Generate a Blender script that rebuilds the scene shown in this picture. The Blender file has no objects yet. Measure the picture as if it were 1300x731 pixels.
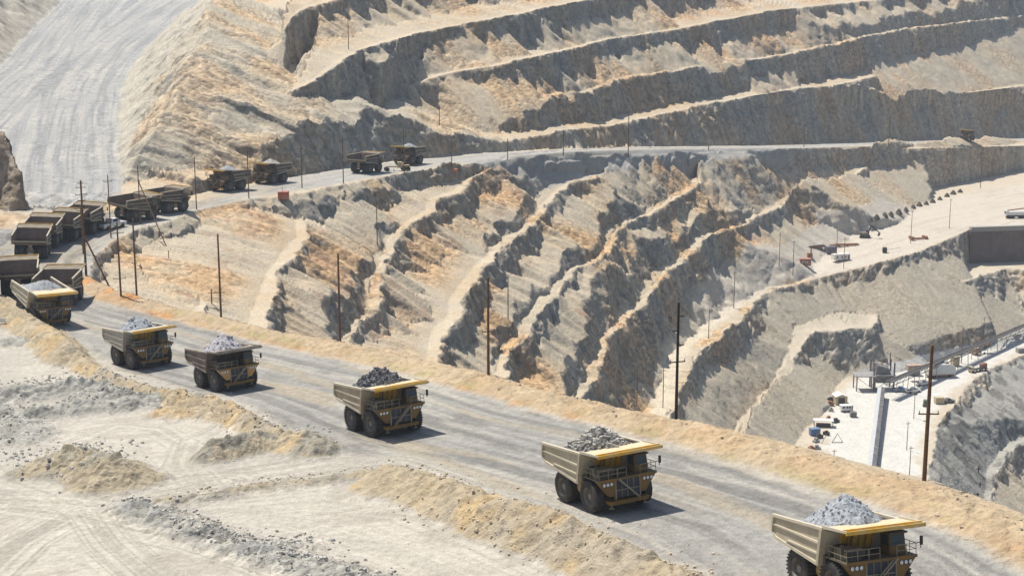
import bpy, math, random
import numpy as np
from mathutils import Vector, Matrix

SC = bpy.context.scene
COL = SC.collection
rad = math.radians
random.seed(7)
np.random.seed(7)

# ------------------------------------------------------------------ camera
F = 1900.0                       # focal length in pixels of a 1300 px wide frame
PITCH = rad(12.0)
CP, SP = math.cos(PITCH), math.sin(PITCH)
cam_d = bpy.data.cameras.new("camera")
cam_d.sensor_width = 36.0
cam_d.lens = 36.0 * F / 1300.0
cam_d.clip_start = 1.0
cam_d.clip_end = 6000.0
cam = bpy.data.objects.new("camera", cam_d)
COL.objects.link(cam)
cam.location = (0, 0, 0)
cam.rotation_euler = (rad(90.0) - PITCH, 0, 0)
SC.camera = cam

# ------------------------------------------------------------------ world, sun, exposure
SUN_EL, SUN_AZ = rad(63.0), rad(-47.0)      # azimuth from +Y, negative = to the left
world = bpy.data.worlds.new("World")
SC.world = world
world.use_nodes = True
wn = world.node_tree
wn.nodes.clear()
w_out = wn.nodes.new("ShaderNodeOutputWorld")
w_bg = wn.nodes.new("ShaderNodeBackground")
w_sky = wn.nodes.new("ShaderNodeTexSky")
w_sky.sky_type = 'NISHITA'
w_sky.sun_disc = False
w_sky.sun_elevation = SUN_EL
w_sky.sun_rotation = SUN_AZ
w_sky.air_density = 1.0
w_sky.dust_density = 1.5
w_bg.inputs['Strength'].default_value = 0.098
wn.links.new(w_sky.outputs[0], w_bg.inputs[0])
wn.links.new(w_bg.outputs[0], w_out.inputs[0])
sun_d = bpy.data.lights.new("sun", 'SUN')
sun_d.energy = 4.9
sun_d.angle = rad(0.53)
sun_d.color = (1.0, 0.955, 0.87)
sun = bpy.data.objects.new("sun", sun_d)
COL.objects.link(sun)
SDIR = Vector((math.sin(SUN_AZ) * math.cos(SUN_EL), math.cos(SUN_AZ) * math.cos(SUN_EL), math.sin(SUN_EL)))
sun.rotation_euler = (-SDIR).to_track_quat('-Z', 'Y').to_euler()
SC.view_settings.view_transform = 'Standard'
SC.view_settings.look = 'None'
SC.view_settings.exposure = 0.22
SC.view_settings.gamma = 1.0
SC.view_settings.use_curve_mapping = False

# ------------------------------------------------------------------ surveying helpers
def k_of(py):
    return (py - 365.5) / F

def W(px, py, z):
    """point of the place seen at (px,py) that lies at elevation z"""
    a = k_of(py)
    D = -z / (SP + a * CP)
    return ((px - 650) / F * D, D * (CP - a * SP), z)

def WY(px, py, Y):
    a = k_of(py)
    D = Y / (CP - a * SP)
    return ((px - 650) / F * D, Y, -D * (SP + a * CP))

def proj(x, y, z):
    D = y * CP - z * SP
    v = -z * CP - y * SP
    return 650 + F * x / D, 365.5 + F * v / D
# ------------------------------------------------------------------ noise (numpy)
_rng = np.random.RandomState(11)
_ang = _rng.rand(256 * 256).astype(np.float32) * 2 * math.pi
_GX = np.cos(_ang); _GY = np.sin(_ang)

def pn(x, y, seed=0):
    x = np.asarray(x, np.float32) + np.float32(seed * 17.31)
    y = np.asarray(y, np.float32) + np.float32(seed * 9.77)
    xf = np.floor(x); yf = np.floor(y)
    xi = xf.astype(np.int32); yi = yf.astype(np.int32)
    fx = x - xf; fy = y - yf
    x0 = xi & 255; x1 = (xi + 1) & 255; y0 = (yi & 255) << 8; y1 = ((yi + 1) & 255) << 8
    def g(a, b, dx, dy):
        h = a + b
        return _GX[h] * dx + _GY[h] * dy
    u = fx * fx * (3 - 2 * fx); v = fy * fy * (3 - 2 * fy)
    n00 = g(x0, y0, fx, fy); n10 = g(x1, y0, fx - 1, fy)
    n01 = g(x0, y1, fx, fy - 1); n11 = g(x1, y1, fx - 1, fy - 1)
    a = n00 + u * (n10 - n00); b = n01 + u * (n11 - n01)
    return (a + v * (b - a)) * 1.5

def fbm(x, y, o=3, seed=0):
    s = 0; a = 1.0; t = 0
    for i in range(o):
        s = s + a * pn(x * 2 ** i, y * 2 ** i, seed + i * 3)
        t += a; a *= 0.5
    return s / t

def sst(a, b, x):
    t = np.clip((x - a) / (b - a), 0, 1)
    return t * t * (3 - 2 * t)

# ------------------------------------------------------------------ distances to survey lines
def line_field(P, GX, GY, closure=None, closed=False):
    """distance to polyline P (n,3), elevation and run length of the nearest point; negative inside"""
    P = np.asarray(P, np.float64)
    X = GX.ravel().astype(np.float32); Y = GY.ravel().astype(np.float32)
    best = np.full(X.shape, 1e12, np.float32); zc = np.zeros_like(best); uc = np.zeros_like(best)
    Q = np.vstack([P, P[:1]]) if closed else P
    u0 = 0.0
    for i in range(len(Q) - 1):
        ax, ay, az = Q[i]; bx, by, bz = Q[i + 1]
        dx, dy = bx - ax, by - ay
        L2 = dx * dx + dy * dy + 1e-9; L = math.sqrt(L2)
        t = np.clip(((X - ax) * dx + (Y - ay) * dy) / L2, 0, 1)
        d = (X - ax - t * dx) ** 2 + (Y - ay - t * dy) ** 2
        m = d < best
        best[m] = d[m]; zc[m] = az + t[m] * (bz - az); uc[m] = u0 + t[m] * L
        u0 += L
    dist = np.sqrt(best)
    if closure is not None or closed:
        R = P[:, :2] if closed else np.vstack([P[:, :2], np.asarray(closure, float)])
        ins = np.zeros(X.shape, bool)
        n = len(R)
        for i in range(n):
            x0, y0 = R[i]; x1, y1 = R[(i + 1) % n]
            if y0 == y1: continue
            c = (y0 > Y) != (y1 > Y)
            xi = (x1 - x0) * (Y - y0) / (y1 - y0) + x0
            ins ^= c & (X < xi)
        dist = np.where(ins, -dist, dist)
    sh = GX.shape
    return dist.reshape(sh), zc.reshape(sh), uc.reshape(sh)

def rzl(pts):          # (px,py,z)
    return [W(*p) for p in pts]
def ryl(pts):          # (px,py,Y)
    return [WY(*p) for p in pts]

# road survey: centre line (px,py,z)
ROAD = rzl([(1560, 990, -41), (1220, 815, -46.5), (1085, 742, -49.3), (775, 640, -53), (490, 548, -57.5), (290, 492, -62), (180, 462, -64.5),
            (85, 418, -66), (45, 372, -66), (42, 335, -66), (75, 307, -66), (122, 287, -65.5), (190, 271, -65.5),
            (240, 263, -66), (300, 248, -66), (345, 239, -66.5), (464, 218, -68), (530, 208, -69), (650, 197, -70.5),
            (725, 192, -73.5), (800, 189, -79), (887, 188, -85), (1000, 186.5, -93.5), (1100, 183, -102), (1228, 179, -111), (1310, 177, -116), (1500, 171, -124)])
def plat_z(x, y):
    # elevation of the terrace = elevation of the nearest road point
    R = np.array(ROAD)
    best = 1e18; z = 0
    for i in range(len(R) - 1):
        a, b = R[i], R[i + 1]
        d = b[:2] - a[:2]
        t = min(1, max(0, ((x - a[0]) * d[0] + (y - a[1]) * d[1]) / (d @ d)))
        q = (x - a[0] - t * d[0]) ** 2 + (y - a[1] - t * d[1]) ** 2
        if q < best: best = q; z = a[2] + t * (b[2] - a[2])
    return z
def onp(px, py, dz=0.0):
    z = -60.0
    for _ in range(25):
        p = W(px, py, z + dz)
        z = 0.5 * z + 0.5 * plat_z(p[0], p[1])
    return W(px, py, z + dz)
def onpl(pts, dz=0.0):
    return np.array([onp(p[0], p[1], dz) for p in pts])

# outer (pit side) edge of the haul road terrace
KR = rzl([(1700, 830, -40), (1500, 752, -42.5), (1300, 665, -46), (1173, 616, -48.5), (1000, 570, -51.5), (858, 542, -54), (700, 509, -57), (620, 486, -59.5), (550, 468, -61.5),
          (431, 444, -63.5), (279, 410, -65.5), (200, 393, -66), (152, 381, -66), (112, 356, -66), (118, 325, -65.5), (145, 303, -65.5), (180, 288, -65.5), (213, 282, -65.5),
          (250, 267, -66), (310, 254, -66), (363, 251, -66.5), (432, 235, -67.5), (500, 222, -68.5), (573, 213, -69.5), (640, 204, -71),
          (760, 200, -78), (900, 195, -87.5), (1100, 191, -102), (1300, 185, -114), (1500, 180, -122)])
KR = [onp(*proj(*q)) if i < 15 else q for i, q in enumerate(KR)]
UP = [(3500, 1500), (3500, 5000), (-4000, 5000), (-4000, -900)]
CL_KR = UP + [(600, -900)]
# benches: name -> (line, closure, cliff height, cliff tan, talus tan, lip)
B = []
def bench(name, pts, closure, h, ct=2.6, tt=0.68, w=1.0):
    B.append((name, np.array(pts), closure, h, ct, tt, w))
bench('KR', KR, CL_KR, 6.0, 2.2, 0.62)
NW = [(-4000, 5000), (-4000, -900)]
bench('Km3', rzl([(180, 440, -72), (165, 380, -71), (150, 345, -70), (158, 318, -69), (178, 303, -68.5), (205, 298, -68), (216, 285, -67.5)]) + [(-60, 520, -67)], NW, 5, 2.2, 0.6)
bench('Km2', rzl([(290, 460, -76), (262, 392, -75), (240, 360, -74), (238, 330, -73), (250, 300, -72), (268, 278, -70.5), (300, 268, -69), (322, 260, -68)]) + [(-60, 560, -67)], NW, 6, 2.4, 0.6)
bench('Km1', rzl([(350, 480, -81), (335, 425, -80), (333, 405, -79), (345, 375, -78), (357, 345, -77), (374, 318, -75.5), (392, 300, -74), (390, 270, -72), (410, 255, -70.5), (432, 247, -69.5), (440, 238, -68.5)]) + [(-40, 640, -67)], NW, 7, 2.4, 0.58)
def chain(parents, pts, t0=0.33, t1=0.27):
    """bench crest below one or more upper crests: its elevation follows from the mean slope between them"""
    out = []
    for px, py in pts:
        pz = None
        for P in parents:
            pp = [proj(*q) + (q[1], q[2]) for q in P]
            best = None
            for a, b in zip(pp[:-1], pp[1:]):
                lo, hi = sorted((a[0], b[0]))
                if lo <= px <= hi and hi > lo:
                    f = (px - a[0]) / (b[0] - a[0])
                    y = a[1] + f * (b[1] - a[1])
                    if y < py - 1 and (best is None or y > best[0]):
                        best = (y, a[2] + f * (b[2] - a[2]), a[3] + f * (b[3] - a[3]))
            if best and (pz is None or best[0] > pz[0]): pz = best
        gap = py - pz[0]
        t = t0 + (t1 - t0) * min(1, max(0, (gap - 60) / 90))
        a = k_of(py); e = (SP + a * CP) / (CP - a * SP)
        Y = (t * pz[1] - pz[2]) / (e + t)
        out.append(WY(px, py, Y))
    return out
KRF = [q for q in KR if q[1] > 330][1:]
c0 = chain([KRF], [(462, 425), (478, 388), (490, 352), (500, 325), (512, 298), (528, 281), (552, 268), (556, 254), (585, 243), (606, 226), (632, 213)], 0.33, 0.25)

def near_ext(c, pts):      # the crest runs on level under the near ground
    return [W(px, py, c[0][2] - 1.0 * (len(pts) - i)) for i, (px, py) in enumerate(pts)]
c0 = near_ext(c0, [(440, 520), (452, 462)]) + c0 + [WY(668, 209, 600), WY(700, 203, 640)]
bench('K0', c0 + [(20, 720, -70)], NW, 7.5, 2.2, 0.58)
c1 = chain([KRF, c0[:-1]], [(563, 420), (581, 402), (584, 380), (601, 357), (622, 333), (650, 306), (675, 287), (697, 263), (714, 247), (732, 231), (758, 224)])
c1 = near_ext(c1, [(540, 530), (556, 470)]) + c1 + [WY(790, 205, 690)]
bench('K1', c1 + [(70, 760, -72)], NW, 7.5, 2.2, 0.58)
c2 = chain([KRF, c1[:-1]], [(652, 442), (668, 426), (676, 408), (682, 390), (711, 366), (731, 346), (768, 325), (786, 304), (798, 286), (830, 268), (862, 250), (885, 233)])
c2 = near_ext(c2, [(615, 560), (640, 490)]) + c2 + [WY(900, 200, 780)]
bench('K2', c2 + [(150, 860, -80)], NW, 7.5, 2.2, 0.58)
c3 = chain([KRF, c2[:-1]], [(748, 489), (761, 460), (776, 427), (800, 406), (821, 385), (837, 367), (851, 347), (868, 337), (880, 318), (905, 300), (950, 281), (976, 270), (1022, 252), (1060, 242)], 0.38, 0.32)
c3 = near_ext(c3, [(725, 580), (738, 520)]) + c3
bench('K3', c3 + [WY(1100, 215, 838), (235, 940, -112)], NW, 9, 2.4, 0.6)
#print('K0', [tuple(round(v) for v in q) for q in c0]); #print('K1', [tuple(round(v) for v in q) for q in c1])
#print('K2', [tuple(round(v) for v in q) for q in c2]); #print('K3', [tuple(round(v) for v in q) for q in c3])
#print('K4c', [tuple(round(v) for v in q) for q in chain([c3], [(862, 500), (888, 448), (916, 427), (945, 395), (975, 371), (1040, 352)], 0.4, 0.3)])
c4 = chain([c3], [(862, 500), (872, 468), (888, 448), (916, 427), (945, 395)], 0.36, 0.34)
c4 = near_ext(c4, [(820, 640), (850, 560)]) + c4
bench('K4', c4 + rzl([(975, 371, -140.5), (1040, 352, -138.5), (1095, 339, -136), (1135, 328, -134.5),
                 (1166, 319, -133), (1205, 303, -131), (1231, 291.5, -130)]) + rzl([(1300, 288, -130), (1520, 280, -130)]) , [(3500, 1200)] + UP, 7, 1.5, 0.68)
bench('K4b', rzl([(1180, 326, -147), (1196, 352, -147), (1215, 359, -147), (1245, 350, -147), (1277, 341, -147), (1330, 345, -147), (1520, 350, -147)]), [(3500, 1200)] + UP, 9, 1.3, 0.75)
c5 = chain([c4 + rzl([(975, 371, -140.5), (1040, 352, -138.5), (1095, 339, -136), (1135, 328, -134.5)])], [(957, 534), (987, 495), (1001, 470), (1020, 443), (1042, 422), (1080, 417), (1112, 418)], 0.36, 0.33)
c5 = [(q[0], q[1], q[2]) if q[2] > -166 else W(*proj(*q), -166) for q in c5]
c5 = near_ext(c5, [(915, 640), (940, 570)]) + c5
bench('K5', c5 + [WY(1118, 380, 690)], [(900, 1500)] + UP[2:], 13, 1.9, 0.70)
#print('K5', [tuple(round(v) for v in q) for q in c5])
bench('K6', rzl([(1150, 720, -172), (1172, 650, -172), (1178, 600, -172), (1190, 543, -172), (1206, 515, -172), (1237, 481, -172), (1270, 462, -172), (1302, 447, -172), (1560, 380, -172)]), [(3500, 1200)] + UP, 3, 1.0, 0.55)
bench('K7', rzl([(1255, 760, -191), (1258, 650, -191), (1263, 600, -191), (1281, 575, -191), (1302, 560, -191), (1560, 480, -191)]), [(3500, 1200)] + UP, 14, 1.8, 0.7)
# upper wall
bench('Ud', ryl([(470, 172, 620), (508, 186, 562), (525, 182, 566), (575, 181, 580), (650, 181, 600), (725, 166, 650), (780, 160, 692), (830, 148, 730), (887, 136, 767), (930, 127, 800), (975, 119, 837), (1015, 112, 872), (1060, 110, 905), (1110, 96, 965)]),
      [(250, 2500), (-300, 2500)], 12, 2.4)
bench('Ue', ryl([(985, 160, 862), (1012, 180, 846), (1045, 163, 868), (1095, 147, 910), (1175, 127, 972), (1225, 120, 1020), (1300, 109, 1085), (1520, 92, 1260)]), [(3500, 5000), (-200, 2500)], 20, 1.7)
bench('Uc', ryl([(450, 150, 620), (505, 185, 575), (528, 179, 577), (565, 162, 590), (600, 147, 606), (650, 137, 630), (700, 122, 667), (755, 115, 705), (780, 102, 727), (850, 92, 772), (900, 82, 808), (975, 73, 880), (1045, 59, 940),
                 (1100, 47, 992), (1150, 37, 1048), (1300, 20, 1195), (1520, 0, 1380)]), [(3500, 5000), (-900, 3500)], 11, 2.4, 0.62)
bench('Ub', ryl([(470, 120, 670), (495, 116, 640), (517, 110, 617), (537, 104, 625), (575, 92, 640), (650, 79, 667), (700, 67, 700), (750, 56, 742), (800, 46, 780), (862, 37, 825), (937, 22, 890), (975, 14, 925), (1087, 3, 1035), (1200, -10, 1135), (1520, -40, 1420)]), [(3500, 5000), (-900, 3500)], 14, 2.6)
bench('Ua', ryl([(330, 110, 620), (352, 122, 540), (370, 115, 535), (412, 99, 553), (432, 80, 568), (475, 59, 602), (497, 51, 620), (537, 41, 652), (600, 29, 682), (650, 19, 705), (700, 8, 742), (757, -1, 785), (850, -10, 870), (1000, -18, 1040), (1300, -26, 1380)]), [(3500, 5000), (-900, 3500)], 14, 2.6)
bench('Ut', ryl([(300, 60, 680), (338, 60, 600), (357, 44, 592), (376, 24, 600), (393, 10, 612), (430, -2, 640), (500, -14, 690), (600, -24, 730), (760, -36, 860), (900, -44, 1010), (1200, -50, 1400)]), [(3500, 5000), (-900, 3500)], 16, 2.6)
# broad dump slope beside the ramp
bench('H', ryl([(60, 330, 400), (146, 268, 432), (152, 225, 447), (155, 180, 463), (158, 130, 480), (166, 80, 505), (195, 42, 542), (235, 17, 602), (270, 0, 668), (290, -12, 745)]), [(-260, 2500), (-4000, 5000), (-4000, 300)], 0, 1.0, 0.41)
# far slope above the ramp, top left, and the knob at the left edge
bench('L1', ryl([(-500, 110, 760), (-100, 40, 900), (0, 18, 950), (85, 2, 1000), (160, -20, 1060), (420, -60, 1250)]), [(3500, 5000), (-4000, 5000), (-4000, 900)], 8, 1.2, 0.66)
bench('N', ryl([(-500, 120, 380), (-60, 130, 405), (-14, 170, 405), (1, 200, 402), (10, 214, 400), (20, 232, 397), (34, 258, 394), (46, 284, 391)]) + [(-150, 470, -64), (-600, 520, -50)], [(-900, 420)], 10, 2.4, 1.3)

# height to the next bench, slope of the debris lying on the bench, its greatest depth
GAP = {'KR': (12, 0, 0.01), 'Km3': (6, 0.5, 5), 'Km2': (8, 0.5, 9), 'Km1': (14, 0.5, 10), 'K0': (16, 0.46, 10), 'K1': (17, 0.46, 9), 'K2': (18, 0.46, 9), 'K3': (30, 0.46, 9),
       'K4': (30, 0, 0.01), 'K5': (30, 0.15, 4), 'K6': (40, 0, 0.01), 'K4b': (30, 0, 0.01),
       'Ud': (30, 0.3, 5), 'Uc': (20, 0.3, 5), 'Ub': (24, 0.3, 7), 'Ua': (28, 0.3, 7), 'Ut': (40, 0.3, 5), 'Ue': (34, 0, 0.01)}
GAP['KR'] = (12, 0, 0.01)
# ------------------------------------------------------------------ near ground features on the terrace
# ridges: (points px,py on crest, height, half width, rough, colour id)
RIDGES = [
    ('far_berm', [(112, 352), (150, 372), (210, 388), (279, 405), (350, 422), (431, 438), (550, 462), (620, 480), (700, 503), (760, 517), (858, 535), (900, 545), (1000, 571), (1080, 594), (1173, 622), (1300, 670), (1480, 752), (1640, 820)], 1.4, 6.0, 0.35, 1),
    ('near_berm', [(492, 592), (530, 600), (570, 614), (640, 644), (700, 660), (760, 684), (850, 720), (920, 748), (1010, 790)], 2.7, 5.0, 0.35, 2),
    ('road_bank', [(-60, 350), (0, 376), (36, 394), (78, 428), (108, 456), (150, 478), (190, 492), (235, 502), (290, 512), (335, 538), (380, 556)], 2.0, 3.2, 0.4, 2),
    ('bank2', [(-60, 366), (-10, 378), (25, 390), (60, 414), (88, 438)], 3.2, 5.0, 0.3, 2),
    ('grey_heap', [(-30, 492), (40, 488), (75, 480), (125, 487), (150, 494)], 2.4, 5.5, 0.7, 3),
    ('grey_heap2', [(40, 520), (100, 512), (160, 508), (215, 500), (250, 503)], 1.5, 4.5, 0.8, 3),
    ('grey_heap3', [(-40, 500), (0, 530), (30, 550)], 0.9, 7.0, 0.8, 3),
    ('mound', [(70, 572), (95, 568), (118, 572), (145, 588)], 2.9, 6.5, 0.6, 4),
    ('mound2', [(275, 562), (310, 556), (350, 548), (385, 548), (400, 556)], 2.1, 4.2, 0.6, 4),
    ('mound3', [(210, 520), (270, 524), (330, 538)], 0.9, 4.0, 0.7, 2),
    ('gravel_strip', [(165, 636), (200, 650), (250, 668), (330, 695), (400, 716), (470, 735), (520, 760)], 0.9, 4.0, 0.9, 3),
    ('gravel_patch', [(345, 692), (385, 690)], 0.5, 3.0, 0.9, 3),
    ('windrow', [(205, 632), (260, 626), (320, 614), (400, 606), (470, 596), (500, 592)], 0.8, 2.6, 0.5, 4),
    ('north_bank', [(0, 430), (60, 430), (110, 445)], 0.8, 6, 0.7, 3),
]

# ------------------------------------------------------------------ coarse polar survey grid
TMAX = 0.60
ct = np.linspace(-TMAX, TMAX, 420)
cr = np.exp(np.linspace(math.log(45), math.log(1700), 900))
GT, GR = np.meshgrid(ct, cr, indexing='ij')
GXc, GYc = GT * GR, GR

fields = {}
for (nm, P, clo, h, c_t, t_t, w) in B:
    fields[nm] = line_field(P, GXc, GYc, clo)
rd, rz_, ru = line_field(ROAD, GXc, GYc)
fields['road'] = (rd, rz_, ru)

# ramp at upper left
RAMP = []
def ramp_z(y): return -65.5 + 0.1 * (y - 415)
def onramp(px, py):
    a = k_of(py)
    e = (SP + a * CP) / (CP - a * SP)
    y = (65.5 + 41.5) / (e + 0.1)
    if y < 415: y = 65.5 / e
    return WY(px, py, y)
for p in [(-260, 300), (-120, 180), (-40, 112), (0, 82), (38, 40), (78, 0), (105, -28), (300, -28), (262, 0), (205, 45), (175, 75), (155, 110), (150, 150), (151, 200), (156, 240), (150, 262), (60, 285), (0, 300)]:
    RAMP.append(onramp(*p))
fields['ramp'] = line_field(RAMP, GXc, GYc, closed=True)

# colour regions painted on the terrace (closed outlines)
REG = {}
def region(name, pts):
    REG[name] = line_field(onpl(pts), GXc, GYc, closed=True)
region('roadsurf', [(-60, 318), (0, 302), (60, 292), (110, 284), (150, 274), (235, 260), (290, 246), (345, 230), (400, 221), (450, 212), (505, 204), (565, 196), (650, 191), (760, 186), (900, 185), (1020, 183),
                    (1100, 181), (1220, 176), (1320, 174), (1320, 180), (1228, 183), (1100, 187), (1000, 190), (900, 191.5), (800, 194), (650, 202), (570, 208), (500, 217), (440, 227), (380, 238), (310, 251), (250, 264), (200, 276), (150, 294), (125, 312), (112, 334), (106, 372), (116, 388),
                    (200, 404), (300, 430), (420, 458), (500, 478), (600, 505), (700, 532), (820, 563), (950, 602), (1100, 648), (1200, 680), (1330, 724), (1500, 800), (1640, 1000), (1340, 1010), (1000, 770), (900, 722), (830, 697), (760, 668), (700, 645), (640, 626), (560, 590), (530, 580), (430, 572), (400, 556), (350, 530), (300, 505), (240, 494),
                    (190, 480), (150, 466), (110, 440), (70, 410), (40, 390), (-60, 355)])
region('white1', [(60, 556), (130, 530), (200, 524), (260, 535), (330, 555), (300, 566), (250, 575), (190, 590), (150, 570), (90, 558)])
region('white2', [(245, 640), (300, 628), (400, 612), (490, 606), (560, 640), (640, 680), (760, 735), (600, 760), (480, 725), (400, 690), (330, 670)])
region('white3', [(0, 488), (50, 462), (100, 448), (150, 478), (150, 486), (90, 482), (40, 484)])
region('white4', [(0, 405), (40, 408), (70, 430), (40, 440), (0, 445)])
region('white5', [(-60, 670), (60, 640), (150, 640), (210, 672), (330, 712), (450, 760), (-60, 790)])
region('track', [(-60, 592), (60, 612), (200, 608), (330, 590), (430, 570), (520, 560), (520, 588), (400, 604), (250, 622), (160, 632), (60, 650), (-60, 660)])
for nm, pts, h, hw, rough, cid in RIDGES:
    REG['r_' + nm] = line_field(onpl(pts, h * 0.9), GXc, GYc)
# pale access road on the lower bench and pad colour outlines (elevations of bench K4)
def zline(pts): return rzl(pts)
REG['pad'] = line_field(zline([(820, 560, -150), (838, 470, -149), (862, 440, -147), (880, 418, -145.5), (905, 390, -144), (945, 362, -141), (975, 350, -139.5), (1010, 325, -137), (1045, 300, -134.5), (1095, 284, -132.5), (1130, 277, -132), (1180, 258, -130),
                               (1230, 243, -129), (1302, 229, -127.5), (1500, 200, -125), (1500, 290, -130), (1300, 288, -130), (1231, 291, -130), (1166, 317, -133), (1095, 338, -136), (1040, 351, -138.5),
                               (975, 369, -141), (945, 392, -143), (914, 424, -145.5), (886, 446, -147), (870, 466, -149), (858, 500, -150), (845, 560, -151)]), GXc, GYc, closed=True)
REG['floor'] = line_field(zline([(1030, 640, -172), (1050, 575, -172), (1052, 530, -172), (1062, 505, -172), (1095, 478, -172), (1140, 462, -172), (1200, 446, -172), (1250, 424, -172), (1310, 398, -172), (1500, 360, -172), (1520, 385, -172),
                                 (1302, 443, -172), (1266, 458, -172), (1232, 478, -172), (1200, 500, -172), (1180, 530, -172), (1164, 570, -172), (1165, 640, -172)]), GXc, GYc, closed=True)

# ------------------------------------------------------------------ fine polar profile
NT_IN, NT_OUT, NR = 1000, 70, 2500
ti = np.linspace(-0.375, 0.375, NT_IN)
to = 0.375 + (TMAX - 0.004 - 0.375) * (np.linspace(0, 1, NT_OUT + 1)[1:]) ** 1.3
tt_ = np.concatenate([-to[::-1], ti, to]).astype(np.float32)
rr_ = np.exp(np.linspace(math.log(60), math.log(1600), NR)).astype(np.float32)
NT = len(tt_)
# interpolation weights coarse -> fine
fi = (tt_ + TMAX) / (2 * TMAX) * (len(ct) - 1)
fj = (np.log(rr_) - math.log(45)) / (math.log(1700) - math.log(45)) * (len(cr) - 1)
i0 = np.clip(np.floor(fi).astype(int), 0, len(ct) - 2); wi = (fi - i0).astype(np.float32)
j0 = np.clip(np.floor(fj).astype(int), 0, len(cr) - 2); wj = (fj - j0).astype(np.float32)

def up(f, cols):
    f = f.astype(np.float32)
    a = i0[cols]; w = wi[cols][:, None]
    g = f[a] * (1 - w) + f[a + 1] * w
    return g[:, j0] * (1 - wj) + g[:, j0 + 1] * wj

def up_near(f, cols):
    a = np.round(fi[cols]).astype(int); b = np.round(fj).astype(int)
    return f[a][:, b].astype(np.float32)

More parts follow.
